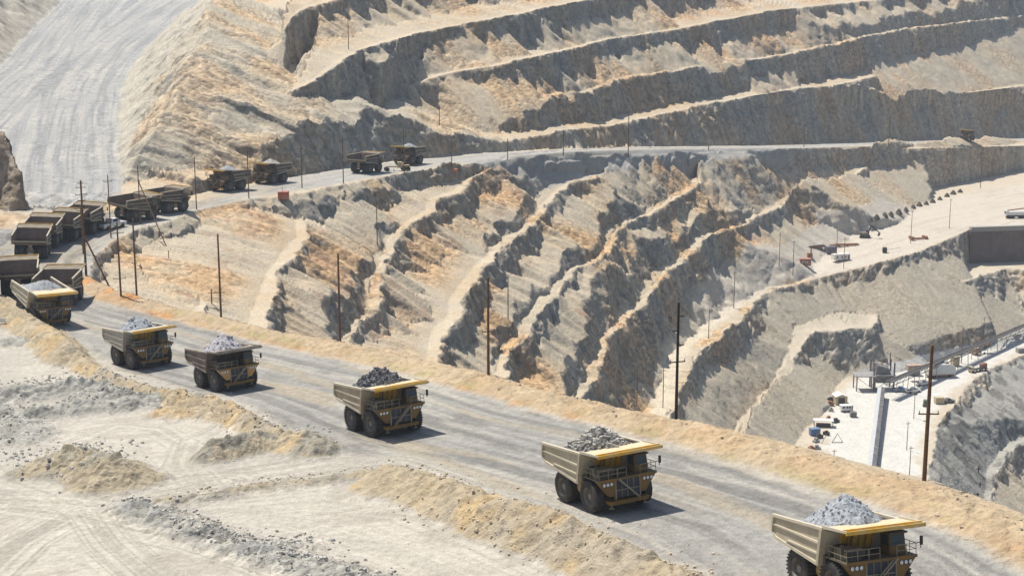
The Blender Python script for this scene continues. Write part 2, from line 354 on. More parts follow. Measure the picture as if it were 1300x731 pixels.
NEXT = {'Km3': 'Km2', 'Km2': 'Km1', 'Km1': 'K0', 'K0': 'K1', 'K1': 'K2', 'K2': 'K3', 'K3': 'K4', 'K4': 'K6', 'K5': 'K6', 'K6': 'K7', 'K4b': 'K6', 'Ut': 'Ua', 'Ua': 'Ub', 'Ub': 'Uc'}
XLIM = {'Ua': -44, 'Ut': -86, 'Ub': -40}
def hh_drop(s, s1, hh, c_t, t_t): return np.where(s < s1, s * c_t, hh + (s - s1) * t_t)
def evaluate(cols):
    T = tt_[cols][:, None]; R = rr_[None, :]
    X = (T * R).astype(np.float32); Y = np.broadcast_to(R, X.shape).astype(np.float32)
    # shared warps
    w1 = fbm(X / 46, Y / 46, 2, 1)
    w2 = fbm(X / 13, Y / 13, 2, 5)
    w3 = 1 - 2.4 * np.abs(pn(X / 6.0, Y / 6.0, 9))
    w4 = pn(X / 2.6, Y / 2.6, 12)
    hn = fbm(X / 24, Y / 24, 2, 21)
    hb = fbm(X / 80, Y / 80, 2, 31)
    warp = w1 * 4.5 + w2 * 2.6 + w3 * 0.6 + w4 * 0.15
    z = np.full(X.shape, -236.0, np.float32)
    clf = np.zeros_like(z); tal = np.zeros_like(z); wu = np.zeros_like(z); ws = np.zeros_like(z); win = np.full(X.shape, -1, np.int16)
    DKR = up(fields['KR'][0], cols)
    UPPER = ('Ud', 'Ue', 'Uc', 'Ub', 'Ua', 'Ut', 'H', 'L1', 'N')
    for bi, (nm, P, clo, h, c_t, t_t, w) in enumerate(B):
        d, zc, uc = fields[nm]
        D = up(d, cols); Z = up(zc, cols)
        smooth = nm in ('K4', 'K4b', 'K6', 'K7', 'H', 'L1')
        wp = warp * (0.55 if smooth else 1.0)
        if nm == 'KR':
            wp = warp * sst(330, 460, Y) * 0.6
        if nm == 'K4':
            wp = wp * (1 - 0.97 * sst(150, 195, X) * sst(640, 700, Y))
        if nm == 'KR': D = D - 2.0 * (1 - sst(230, 330, Y))
        wpn = wp * (1 - 0.85 * sst(1.5, 9.0, D)) * (1 - 0.75 * sst(0, -6, D) if False else 1)
        s = np.maximum(D + wpn, 0)
        if h > 0:
            U = up(uc, cols)
            cone = np.abs(pn(U / 17.0, np.float32(bi * 7.7) + 0 * U, 3)) * 1.6 + np.abs(pn(U / 6.0, np.float32(bi * 3.1) + 0 * U, 8)) * 0.35
            hh = h * np.clip((0.50 if nm[0] != 'K' else 0.42) + (0.95 if nm[0] != 'K' else 1.5) * hb + (cone - 0.35) * 1.1 * np.exp(-np.maximum(D, 0) / 14.0), 0.06, 1.5)
        else:
            hh = np.float32(0.0)
        if nm == 'KR':
            hh = h * np.clip(-0.35 + 1.1 * cone + 1.8 * hb + 1.2 * sst(-93, -101, Z), 0.02, 1.6)
        if nm in ('Ut', 'Ua'):
            hh = hh * (1 - 0.45 * (1 - sst(-45, -5, X)))
        if nm in ('Uc', 'Ub', 'Ua'):
            hh = hh * (1 - 0.6 * sst(165, 215, X))
        if nm == 'K4':
            mw = sst(224, 231, X)
            hh = hh * (1 - mw) + 17.5 * mw
            c_t = 1.5 + 9 * mw
        s1 = hh / c_t
        rn = 0.0
        drop = np.where(s < s1, s * c_t, hh + (s - s1) * t_t)
        if nm == 'H':
            drop = drop + 2.4 * w2 * sst(0, 30, s) + 4.0 * w1 * sst(5, 60, s)
        if nm == 'H':
            drop = drop + 0.6 * np.maximum(s - 135, 0)
        if nm in GAP:
            g, tilt, cap = GAP[nm]
            drop = drop + 1.3 * np.maximum(s - s1 - (g - 0.5 * h) / t_t, 0)
            if nm == 'KR': g = 5 + 24 * sst(-74, -84, Z) + 12 * sst(-85, -105, Z)
            if nm == 'Uc': g = 22 + 45 * sst(-51, -46, Z)
            drop = hh_drop(s, s1, hh, c_t, t_t) + (0.0 if nm in NEXT and nm not in ('K4', 'K5', 'K6', 'K4b') else 1.3) * np.maximum(s - s1 - np.maximum(g - 0.5 * h, 1) / t_t, 0)
            ins = np.maximum(-(D + 0.3 * wp) - 3.5, 0) * (tilt > 0)
            drop = drop - cap * (1 - np.exp(-ins * tilt / cap))
        zi = Z - drop
        if nm == 'KR':
            for kk in ('K0', 'K1', 'K2', 'K3'):
                Dk = up(fields[kk][0], cols) + wp * 1.6
                lk = up(fields[kk][1], cols) + 1.2 * np.maximum(-Dk - 4.0, 0)
                zi = np.where((Dk < 0) & (s > 2), np.minimum(zi, lk), zi)
                if kk == 'K3': zi = np.where((Dk >= 0) & (X > 42) & (s > 0.5), np.minimum(zi, up(fields[kk][1], cols) - 3.0 * Dk + 80 * sst(128, 200, X)), zi)
        if nm in NEXT:
            Dn = up(fields[NEXT[nm]][0], cols) + wp
            Zn = up(fields[NEXT[nm]][1], cols)
            fw = 3.6 + 1.5 * hb + ((6.0 * (1 - sst(85, 105, X))) if nm == 'K3' else 0.0)
            lim = Zn + np.where(Dn < 0, (np.clip(1.05 + 0.9 * hb, 0.75, 1.5) + (1.2 * sst(165, 215, X) if nm in ('Ub', 'Ua') else (1.1 + 1.0 * hn if nm in ('Km2', 'Km1', 'K0', 'K1', 'K2') else 0.25))) * np.maximum(-Dn - fw, 0), -3.0 * Dn)
            if nm in XLIM: lim = lim + 100 * (1 - sst(XLIM[nm] - 9, XLIM[nm], X))
            zi = np.where(s > 0, np.minimum(zi, np.maximum(lim, Z - 6.0 * s - 0.3)), zi)
        if nm == 'Uc':
            Dd = up(fields['Ud'][0], cols) + wp
            zi = np.where((Dd < 0) & (s > 1), np.minimum(zi, up(fields['Ud'][1], cols) + 0.78 * np.maximum(-Dd - 3.5, 0)), zi)
        if nm == 'K4':
            D5 = up(fields['K5'][0], cols) + wp
            l5 = up(fields['K5'][1], cols) + 1.0 * np.maximum(-D5 - 5.0, 0) + 50 * sst(132, 156, X)
            zi = np.where((D5 < 0) & (s > 1), np.minimum(zi, l5), zi)
        if nm == 'Uc':
            De = up(fields['Ue'][0], cols) + 0.5 * wp
            zi = np.minimum(zi, up(fields['Ue'][1], cols) + np.where(De < 0, 0.75 * np.maximum(-De - 5.0, 0), -2.0 * De) + 80 * (1 - sst(158, 172, X)))
        if nm in UPPER:
            zi = zi - 3.0 * np.maximum(DKR, 0)
        m = zi > z
        z = np.where(m, zi, z)
        clf = np.where(m, sst(0.0, 0.6, s) * (1 - sst(s1 - 0.4, s1 + 0.8, s)) if h > 0 else 0, clf)
        tl = (sst(s1 - 0.4, s1 + 0.8, s) if h > 0 else sst(0, 3, s)) * (s > 0)
        if nm in GAP: tl = np.maximum(tl, sst(0.5, 8, ins) * 0.9)
        tal = np.where(m, tl, tal)
        ws = np.where(m, s, ws)
        wu = np.where(m, (U if h > 0 else up(uc, cols)) + P[0][0] * 0.13, wu)
        win = np.where(m, bi, win)
    # terrace top follows the road
    rdv, rzv = up(fields['road'][0], cols), up(fields['road'][1], cols)
    onterr = (win == 0) & (tal + clf < 0.01)
    bw = np.maximum(1 - sst(370, 430, Y), np.clip(2.1 - 2.1 * rdv / (rdv + np.maximum(-DKR, 0) + 0.5), 0, 1))
    tz = np.where(onterr, z * (1 - bw) + rzv * bw, z)
    z = tz
    # cut the haul road into the upper wall
    hw = 13 + 0 * Y
    cutz = rzv + 3.0 * np.maximum(rdv - hw + w2 * 2.5, 0) * (0.8 + 0.5 * hn)
    farm = (Y > 430)
    m = farm & (z > cutz) & (rdv < 24)
    clf = np.where(m & (rdv > hw), np.maximum(clf, 0.8), clf)
    ws = np.where(m, rdv, ws)
    z = np.where(m, cutz, z)
    tal = np.where(m, 0, tal)
    m2 = farm & (rdv < 11) & (DKR < 0)
    z = np.where(m2, np.minimum(z, rzv + 0.5), z); clf = np.where(m2, 0, clf); tal = np.where(m2, 0, tal)
    # ramp corridor
    rpd = up(fields['ramp'][0], cols)
    rpz = np.where(Y > 415, -65.5 + 0.1 * (Y - 415), -65.5).astype(np.float32)
    hi = rpz + 0.8 * np.maximum(rpd + w2 * 3, 0) + (w3 * 0.5 + w2 * 1.5) * sst(2, 10, rpd)
    lo = rpz - 0.9 * np.maximum(rpd, 0)
    near_r = (Y > 425)
    mm = near_r & (rpd < 0.5)
    z0 = z
    z = np.where(near_r & (rpd < 90), np.minimum(np.maximum(z, lo), hi), z)
    ramp = (near_r & (rpd < 0)).astype(np.float32)
    clf = np.where(mm, 0, clf); tal = np.where(mm, 0, tal)
    # pad rising to the right
    pdv = up(REG['pad'][0], cols)
    pz = np.interp(X.ravel(), [40, 120, 190, 235, 345], [-151, -141, -133, -130, -127.5]).reshape(X.shape).astype(np.float32)
    inpad = (pdv < 0)
    # near features
    Yn = Y < 460
    feat = np.zeros_like(z)
    rough = np.zeros_like(z)
    cid = np.zeros(X.shape, np.float32)
    lump = fbm(X / 3.1, Y / 3.1, 2, 41)
    lump2 = fbm(X / 1.1, Y / 1.1, 2, 47)
    for nm, pts, h, hwid, rg, c in RIDGES:
        d = up(REG['r_' + nm][0], cols)
        dd = d * (1 + 0.35 * lump)
        prof = np.clip(1 - dd / hwid, 0, 1)
        prof = prof * prof * (3 - 2 * prof) * 0.45 + prof * 0.55
        hh = h * prof * (1 + rg * 0.8 * lump + rg * 0.35 * lump2 + 0.5 * hn)
        hh = np.where(Yn, hh, 0)
        m = hh > feat
        cid = np.where(m & (prof > 0.04), c, cid)
        rough = np.maximum(rough, np.where(Yn, rg * sst(0, 0.35, prof), 0))
        feat = np.maximum(feat, hh)
    z = z + feat * (1 - sst(0.5, 2.5, DKR - 2.0)) * Yn
    # low safety berms on bench edges
    return dict(X=X, Y=Y, z=z, clf=clf, tal=tal, u=wu, s=ws, win=win.astype(np.float32), feat=feat, cid=cid, rough=rough, ramp=ramp,
                hn=hn, w1=w1, w2=w2, rd=rdv, pad=pdv, lump=lump)

KEYS = ['z', 'clf', 'tal', 'u', 's', 'feat', 'rough', 'ramp', 'hn', 'w1', 'w2', 'rd', 'pad', 'lump']
NKEYS = ['win', 'cid']
Zfine = np.zeros((NT, NR), np.float32)
store = {k: np.zeros((NT, NR), np.float32) for k in KEYS[1:] + NKEYS}
for c0 in range(0, NT, 60):
    cols = np.arange(c0, min(NT, c0 + 60))
    e = evaluate(cols)
    Zfine[cols] = e['z']
    for k in KEYS[1:] + NKEYS:
        store[k][cols] = e[k]

lr0, lr1 = math.log(60), math.log(1600)
def ground(x, y):
    x = np.asarray(x, float); y = np.asarray(y, float)
    t = x / y
    i = np.clip(np.interp(t, tt_, np.arange(NT)), 0, NT - 1.001)
    j = np.clip((np.log(y) - lr0) / (lr1 - lr0) * (NR - 1), 0, NR - 1.001)
    a = i.astype(int); b = j.astype(int); u = i - a; v = j - b
    return ((Zfine[a, b] * (1 - u) + Zfine[a + 1, b] * u) * (1 - v) + (Zfine[a, b + 1] * (1 - u) + Zfine[a + 1, b + 1] * u) * v)
def hit(px, py, ymin=70):
    if 1020 < px and ymin < 100 and 400 < py < (640 if px > 1225 else 606): ymin = 400
    """where the line of sight through (px,py) first meets the ground"""
    a = k_of(py)
    Y = np.exp(np.linspace(math.log(ymin), math.log(1590), 6000))
    D = Y / (CP - a * SP)
    X = (px - 650) / F * D; Zr = -D * (SP + a * CP)
    g = ground(X, Y)
    m = np.nonzero(g >= Zr)[0]
    i = m[0] if len(m) else len(Y) - 1
    return Vector((float(X[i]), float(Y[i]), float(g[i])))

# ------------------------------------------------------------------ choose rows along every column
NROW = 920
lr = np.log(rr_)
Yf = rr_[None, :]
Dm = Yf * CP - Zfine * SP
PY = 365.5 + F * (-Zfine * CP - Yf * SP) / Dm
run = np.minimum.accumulate(PY, axis=1)
vis = (PY <= run + 0.5) & (PY > -60) & (PY < 800)
dpy = np.abs(np.diff(PY, axis=1))
dpy = np.minimum(dpy, 30)
nearw = 1 - sst(230, 330, Yf[:, 1:])
dens = np.where(vis[:, 1:], dpy * 1.0, np.minimum(dpy, 4) * (0.10 + 0.35 * nearw)) + 0.10 + 0.12 * nearw
offr = (PY[:, 1:] < -60) | (PY[:, 1:] > 800)
dens = np.where(offr, 0.05, dens)
kern = np.ones(15) / 15
dsm = np.apply_along_axis(lambda v: np.convolve(v, kern, mode='same'), 0, dens)
cum = np.concatenate([np.zeros((NT, 1)), np.cumsum(dsm, axis=1)], axis=1)
rows_t = np.linspace(0, 1, NROW)
IDX = np.zeros((NT, NROW))
for i in range(NT):
    IDX[i] = np.interp(rows_t * cum[i, -1], cum[i], np.arange(NR))
ib = np.clip(IDX.astype(int), 0, NR - 2); fb = (IDX - ib).astype(np.float32)
ar = np.arange(NT)[:, None]
def take(a): return a[ar, ib] * (1 - fb) + a[ar, ib + 1] * fb
VY = np.exp(lr[ib] * (1 - fb) + lr[ib + 1] * fb).astype(np.float32)
VX = tt_[:, None] * VY
VZ = take(Zfine)
G = {k: take(store[k]) for k in KEYS[1:]}
for k in NKEYS: G[k] = store[k][ar, np.round(IDX).astype(int)]
del dens, dsm, cum, PY, run, vis

# fine relief at the final vertices
pxm = VY / F                                  # metres per pixel
def okk(wl): return sst(1.5, 4.0, wl / pxm)      # fade waves the mesh cannot carry
st_u = G['u'] + G['w2'] * 1.2
streak = fbm(st_u / 7.0, G['s'] / 90.0 + G['win'] * 3.3, 2, 61)
streak2 = fbm(st_u / 2.6, G['s'] / 40.0 + G['win'] * 3.3, 2, 67)
m1 = fbm(VX / 5.0, VY / 5.0, 3, 71)
m2 = fbm(VX / 1.5, VY / 1.5, 2, 77)
m3 = pn(VX / 0.5, VY / 0.5, 83)
rockn = 1 - 2 * np.abs(pn(VX / 3.4 + G['w2'], VY / 3.4, 87))
farw = sst(230, 330, VY)
st3 = fbm(st_u / 1.3 + m1 * 0.8, G['s'] / 11.0 + G['win'] * 3.3, 2, 68)
gry = 1.0
rel = farw * G['clf'] * (m1 * 2.6 + rockn * 0.8 + m2 * 0.8) + farw * G['tal'] * ((streak * (2.0 + 1.4 * (G['win'] == [b[0] for b in B].index('H'))) + streak2 * 0.9 + pn(st_u / 1.9, G['s'] / 7.0, 69) * 0.45) * (0.35 + 0.65 * np.exp(-G['s'] / 25)) + st3 * 0.35 + m2 * 0.16 + gry * m1 * 0.12)
near_flat = (G['clf'] + G['tal'] < 0.05)
nearness = 1 - sst(330, 460, VY)
rel = rel + near_flat * nearness * (0.025 * m1 + 0.035 * m2 * okk(1.5))
rel = rel + G['rough'] * nearness * (0.45 * m2 + 0.22 * m3 * okk(0.5) + 0.25 * m1)
rel = rel + G['feat'] * nearness * 0.10 * (m1 + m2)
rel = rel * (G['rd'] > 9)
VZ = VZ + rel
# broken rock: steep faces are pushed in and out along their own normal
V3 = np.stack([VX, VY, VZ], -1)
def sheet_normals(V3):
    fn = np.cross(V3[1:, 1:] - V3[:-1, :-1], V3[:-1, 1:] - V3[1:, :-1])
    n = np.zeros_like(V3)
    n[:-1, :-1] += fn; n[1:, :-1] += fn; n[:-1, 1:] += fn; n[1:, 1:] += fn
    n /= np.linalg.norm(n, axis=-1, keepdims=True) + 1e-9
    return n * np.sign(np.mean(n[..., 2]))
n0 = sheet_normals(V3)
stp = sst(0.25, 0.6, 1 - n0[..., 2]) * farw
led = fbm(G['u'] / 5.0, VZ / 2.6, 3, 201) * 1.6 + (1 - 2 * np.abs(pn(G['u'] / 9.0, VZ / 5.0, 207))) * 0.8
for k, a in enumerate((VX, VY)):
    a += (n0[..., k] * led * stp * 0.6).astype(np.float32)
TRACKS = [
    ([(-80, 628), (60, 632), (200, 620), (330, 602), (430, 585), (530, 575), (640, 610)], 7.0, 0.8),
    ([(-60, 760), (20, 690), (90, 652), (180, 636), (280, 612)], 5.0, 0.7),
    ([(480, 760), (350, 712), (260, 685), (190, 668), (120, 650), (20, 640), (-60, 640)], 5.0, 0.75),
    ([(200, 740), (140, 690), (110, 650), (60, 625), (-20, 600)], 4.0, 0.6),
    ([(250, 575), (200, 545), (150, 540), (100, 560)], 3.0, 0.5),
    ([(260, 620), (230, 590), (240, 560), (290, 540)], 3.0, 0.45),
    ([(800, 760), (640, 690), (520, 650), (400, 635), (260, 650)], 6.0, 0.35),
    ([(640, 760), (500, 700), (380, 665), (280, 655)], 5.0, 0.3),
]
# ------------------------------------------------------------------ ground colours (what the ground is made of)
def C3(r, g, b): return np.array([r, g, b], np.float32)
def mixc(A, Bc, m):
    m = np.clip(m, 0, 1)[..., None]
    return A * (1 - m) + Bc * m
def upv(f):   # coarse field sampled at final vertices
    a = (VX / VY + TMAX) / (2 * TMAX) * (len(ct) - 1)
    b = (np.log(VY) - math.log(45)) / (math.log(1700) - math.log(45)) * (len(cr) - 1)
    a0 = np.clip(a.astype(int), 0, len(ct) - 2); b0 = np.clip(b.astype(int), 0, len(cr) - 2)
    u = a - a0; v = b - b0
    return (f[a0, b0] * (1 - u) * (1 - v) + f[a0 + 1, b0] * u * (1 - v) + f[a0, b0 + 1] * (1 - u) * v + f[a0 + 1, b0 + 1] * u * v).astype(np.float32)

WN = {n[0]: i for i, n in enumerate(B)}
big = fbm(VX / 130, VY / 130, 3, 101)
mid = fbm(VX / 32, VY / 32, 3, 107)
sml = fbm(VX / 7, VY / 7, 3, 113)
cream = C3(0.56, 0.465, 0.335); beige = C3(0.53, 0.41, 0.27); orange = C3(0.55, 0.335, 0.16); red = C3(0.42, 0.245, 0.155)
greyt = C3(0.45, 0.40, 0.31); rock = C3(0.375, 0.32, 0.245); rockb = C3(0.39, 0.28, 0.18); rockg = C3(0.30, 0.285, 0.255)
white = C3(0.54, 0.48, 0.385)
base = np.broadcast_to(cream, VX.shape + (3,)).copy()
base = mixc(base, beige, sst(-0.25, 0.3, mid))
win = G['win'].astype(int)
# the right and lower part of the pit is greyer
greyz = sst(120, 300, VX) * sst(-95, -125, VZ) 
greyz = np.maximum(greyz, sst(-150, -156, VZ) * 0.9)
greyz = np.maximum(greyz, sst(200, 420, VX) * 0.75)
for n_ in ('K4', 'K5', 'K6', 'K7', 'K4b'): greyz = np.where((win == WN[n_]) & (VX > 85), 1.0, greyz)
hmask = (win == WN['H']) | (win == WN['L1'])
t_col = mixc(base, orange, sst(0.02, 0.42, mid + 0.35 * streak) * (0.42 + 0.22 * (VX < 120) * (VZ < -66)) * (1 - 0.5 * ((G['win'].astype(int) == WN['H']))))
t_col = mixc(t_col, red, sst(0.12, 0.42, sml * 0.9 + big * 0.6 + 0.3 * streak2) * (0.40 + 0.15 * (VX < 120) * (VZ < -66)) * (1 - 0.6 * hmask))
t_col = mixc(t_col, greyt, sst(-0.05, 0.35, -mid + 0.5 * streak2) * 0.55)
t_col = mixc(t_col, greyt, greyz * 0.85)
f_colh = 1
t_col = mixc(t_col, C3(0.42, 0.385, 0.31), hmask * sst(-0.2, 0.3, -mid + 0.5 * streak) * 0.6)
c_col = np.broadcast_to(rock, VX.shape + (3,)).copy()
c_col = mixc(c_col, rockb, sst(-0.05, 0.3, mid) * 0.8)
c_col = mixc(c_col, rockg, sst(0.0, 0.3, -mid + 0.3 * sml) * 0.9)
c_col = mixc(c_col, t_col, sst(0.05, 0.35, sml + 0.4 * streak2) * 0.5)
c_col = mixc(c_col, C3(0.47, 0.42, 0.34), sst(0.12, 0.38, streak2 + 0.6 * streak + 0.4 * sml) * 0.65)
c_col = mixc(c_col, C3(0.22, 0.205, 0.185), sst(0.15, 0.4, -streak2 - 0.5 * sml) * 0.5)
f_col = mixc(base, white, sst(-0.1, 0.3, sml) * 0.5)
f_col = mixc(f_col, C3(0.52, 0.46, 0.37), greyz * 0.6)
benchedge = sst(0.1, -0.3, G['s'] - 0.01) * (win > 0)
f_col = mixc(f_col, white, benchedge * 0.55 * (1 - 0.4 * greyz))
f_col = mixc(f_col, C3(0.45, 0.42, 0.35), hmask * 0.8)
colr = mixc(f_col, t_col, G['tal'])
n1_ = sheet_normals(np.stack([VX, VY, VZ], -1))[..., 2]
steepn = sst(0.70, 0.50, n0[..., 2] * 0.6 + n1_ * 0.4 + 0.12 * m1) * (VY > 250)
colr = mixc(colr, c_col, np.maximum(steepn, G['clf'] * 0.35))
# knob on the left: brown rock
kn = (win == WN['N'])
colr = mixc(colr, C3(0.26, 0.20, 0.14), kn * (0.85 - 0.5 * sst(0.1, 0.4, sml)))
# ramp and roads
rampc = C3(0.36, 0.355, 0.34)
rp = upv(fields['ramp'][0])
rampm = (1 - kn) * (1 - sst(-2.0, 2.0, rp + m1 * 2)) * sst(380, 410, VY)
lanes = 0.7 * fbm(rp / 3.0 + mid * 0.5, VY / 110.0, 3, 131) + 0.5 * fbm(rp / 0.9, VY / 60.0, 2, 133)
rc = mixc(np.broadcast_to(rampc, colr.shape), C3(0.29, 0.29, 0.285), sst(0.0, 0.3, lanes))
rc = mixc(rc, C3(0.44, 0.42, 0.38), sst(0.0, 0.35, -lanes + 0.4 * mid) * 0.8)
colr = mixc(colr, rc, rampm)
near = 1 - sst(420, 470, VY)
terr = near * (win == 0)
# terrace top: cream dust
pad_c = mixc(np.broadcast_to(C3(0.45, 0.415, 0.355), colr.shape), C3(0.39, 0.36, 0.31), sst(-0.1, 0.35, mid + 0.5 * sml))
colr = mixc(colr, pad_c, terr * near_flat)
def regm(nm, soft=1.2, wob=1.6):
    return 1 - sst(-soft, soft, upv(REG[nm][0]) + wob * sml * 2)
tn = fbm((VX * 0.93 + VY * 0.35) / 30, (VY * 0.93 - VX * 0.35) / 2.2, 3, 141)
for nm in ('white1', 'white2', 'white3', 'white4', 'white5'):
    wc = mixc(np.broadcast_to(C3(0.50, 0.46, 0.39), colr.shape), C3(0.42, 0.38, 0.32), sst(0.0, 0.35, sml + 0.6 * tn))
    colr = mixc(colr, wc, regm(nm, 1.5, 2.5) * terr)
colr = mixc(colr, C3(0.43, 0.40, 0.34), regm('track', 1.5, 0.6) * terr * sst(-0.35, 0.25, tn) * 0.8)
# wheel tracks on the near pads: bundles of parallel ruts following the way the trucks turned
for pts, wid, amt in TRACKS:
    td, _, tu = line_field(onpl(pts), GXc, GYc)
    td = upv(td); tu = upv(tu)
    ruts = fbm(td / 0.45, tu / 45.0, 2, 301 + int(wid * 10))
    band = (1 - sst(wid * 0.6, wid, td + sml * 2)) * terr * (G['feat'] < 0.3)
    colr = mixc(colr, C3(0.37, 0.34, 0.285), band * sst(-0.05, 0.2, ruts) * min(1, amt * 1.3))
    colr = mixc(colr, C3(0.56, 0.51, 0.43), band * sst(0.05, 0.35, -ruts) * amt * 0.7)
# road surface with wheel lanes running along it
ru_, rd_ = upv(fields['road'][2]), 0
# signed cross distance: use the outline field of the surface for lateral position
rs = upv(REG['roadsurf'][0])
lat = upv(fields['KR'][0])
lane = fbm(lat / 2.3, ru_ / 70.0, 3, 151)
lane2 = fbm(lat / 0.8, ru_ / 25.0, 2, 157)
roadc = mixc(np.broadcast_to(C3(0.32, 0.308, 0.28), colr.shape), C3(0.235, 0.225, 0.205), sst(0.0, 0.32, lane))
roadc = mixc(roadc, C3(0.385, 0.36, 0.31), sst(0.02, 0.35, -lane + 0.3 * lane2))
roadc = mixc(roadc, C3(0.36, 0.31, 0.235), sst(0.1, 0.35, fbm(lat / 5, ru_ / 40, 2, 163)) * 0.8)
dk = fbm(lat / 3.5, ru_ / 18.0, 3, 167)
roadc = mixc(roadc, C3(0.20, 0.19, 0.175), sst(0.18, 0.36, dk) * 0.7)
roadc = roadc * (1 + 0.14 * lane2[..., None] + 0.08 * m2[..., None])
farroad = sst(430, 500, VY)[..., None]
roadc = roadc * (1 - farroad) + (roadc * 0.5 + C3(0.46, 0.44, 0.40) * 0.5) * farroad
roadm = (1 - sst(-1.0, 1.4, rs + sml * 2)) * (G['clf'] < 0.3) * (G['feat'] < 0.35)
roadm_far = (1 - sst(8, 12, G['rd'] + sml * 2)) * sst(430, 460, VY)
roadm = np.maximum(roadm * near, roadm_far)
colr = mixc(colr, roadc, roadm)
# ridge materials
cid = G['cid']; fm = sst(0.12, 0.6, G['feat']) * terr
oc = mixc(np.broadcast_to(C3(0.45, 0.31, 0.18), colr.shape), C3(0.52, 0.27, 0.11), sst(-0.08, 0.22, mid + 0.4 * sml + 0.0015 * (VX + 20)))
oc = mixc(oc, C3(0.46, 0.36, 0.24), sst(0.0, 0.3, -sml + 0.2) * 0.7)
colr = mixc(colr, oc, fm * (cid == 1))
bc = mixc(np.broadcast_to(C3(0.42, 0.345, 0.235), colr.shape), C3(0.47, 0.35, 0.20), sst(0.05, 0.3, sml))
bc = mixc(bc, C3(0.36, 0.315, 0.245), sst(0.0, 0.35, m1 + mid) * 0.7)
colr = mixc(colr, bc, fm * (cid == 2))
gc = mixc(np.broadcast_to(C3(0.37, 0.355, 0.31), colr.shape), C3(0.28, 0.275, 0.25), sst(0.0, 0.3, m1 + 0.5 * m2))
colr = mixc(colr, gc, fm * (cid == 3))
mc = mixc(np.broadcast_to(C3(0.38, 0.32, 0.225), colr.shape), C3(0.30, 0.275, 0.22), sst(0.0, 0.3, m1 + mid))
colr = mixc(colr, mc, fm * (cid == 4))
# shoulder of the haul road: sandy, with thin dry green at its foot
sh = sst(0.5, 3.0, rs) * (1 - sst(11, 17, rs)) * near * sst(-24, -6, lat) * (VX > -75) * near_flat
colr = mixc(colr, C3(0.46, 0.36, 0.235), sh * 0.8)
gr = sh * (1 - sst(2, 5, rs)) * sst(0.0, 0.25, sml + m1 * 0.5)
colr = mixc(colr, C3(0.33, 0.29, 0.14), gr * 0.6)
# pads
padm = (1 - sst(-1.5, 1.5, G['pad'] + sml * 3)) * (VZ < -120) * (G['clf'] < 0.5)
pc = mixc(np.broadcast_to(C3(0.54, 0.485, 0.405), colr.shape), C3(0.48, 0.42, 0.345), sst(0.0, 0.4, fbm((VX + VY) / 60, (VX - VY) / 7, 3, 171)))
pc = mixc(pc, C3(0.66, 0.57, 0.42), sst(110, 60, VX) * 0.7)
colr = mixc(colr, pc, padm * 0.95)
flr = upv(REG['floor'][0])
flm = (1 - sst(-3, 4, flr + sml * 5)) * (np.abs(VZ + 172) < 3.5)
colr = mixc(colr, C3(0.60, 0.58, 0.53), flm)
# pale paths on lower benches
k7 = (win == WN['K7']) & (G['s'] < 0.5)
colr = mixc(colr, C3(0.56, 0.51, 0.43), k7 * 0.7)
low = (win == WN['K6']) & (G['tal'] > 0.3)
colr = mixc(colr, mixc(np.broadcast_to(C3(0.40, 0.385, 0.34), colr.shape), C3(0.20, 0.195, 0.18), sst(0.0, 0.25, sml + 0.5 * mid)), low * 0.85)
# bright edge of benches (dust swept berms)
edge = near_flat * (1 - sst(0.5, 7.0, np.abs(upv(fields['KR'][0])))) * 0
colr = np.clip(colr * (1 + 0.10 * m1 + 0.07 * m2)[..., None], 0.03, 0.78)
rub = np.clip(G['tal'] * sst(-0.1, 0.25, mid + 0.3 * streak) * (1 - 0.6 * greyz) + G['rough'] * nearness + steepn * 0.75 + hmask * 0.6 * sst(-0.2, 0.2, big + sml), 0, 1) * (1 - roadm) * (1 - flm) * (1 - padm)

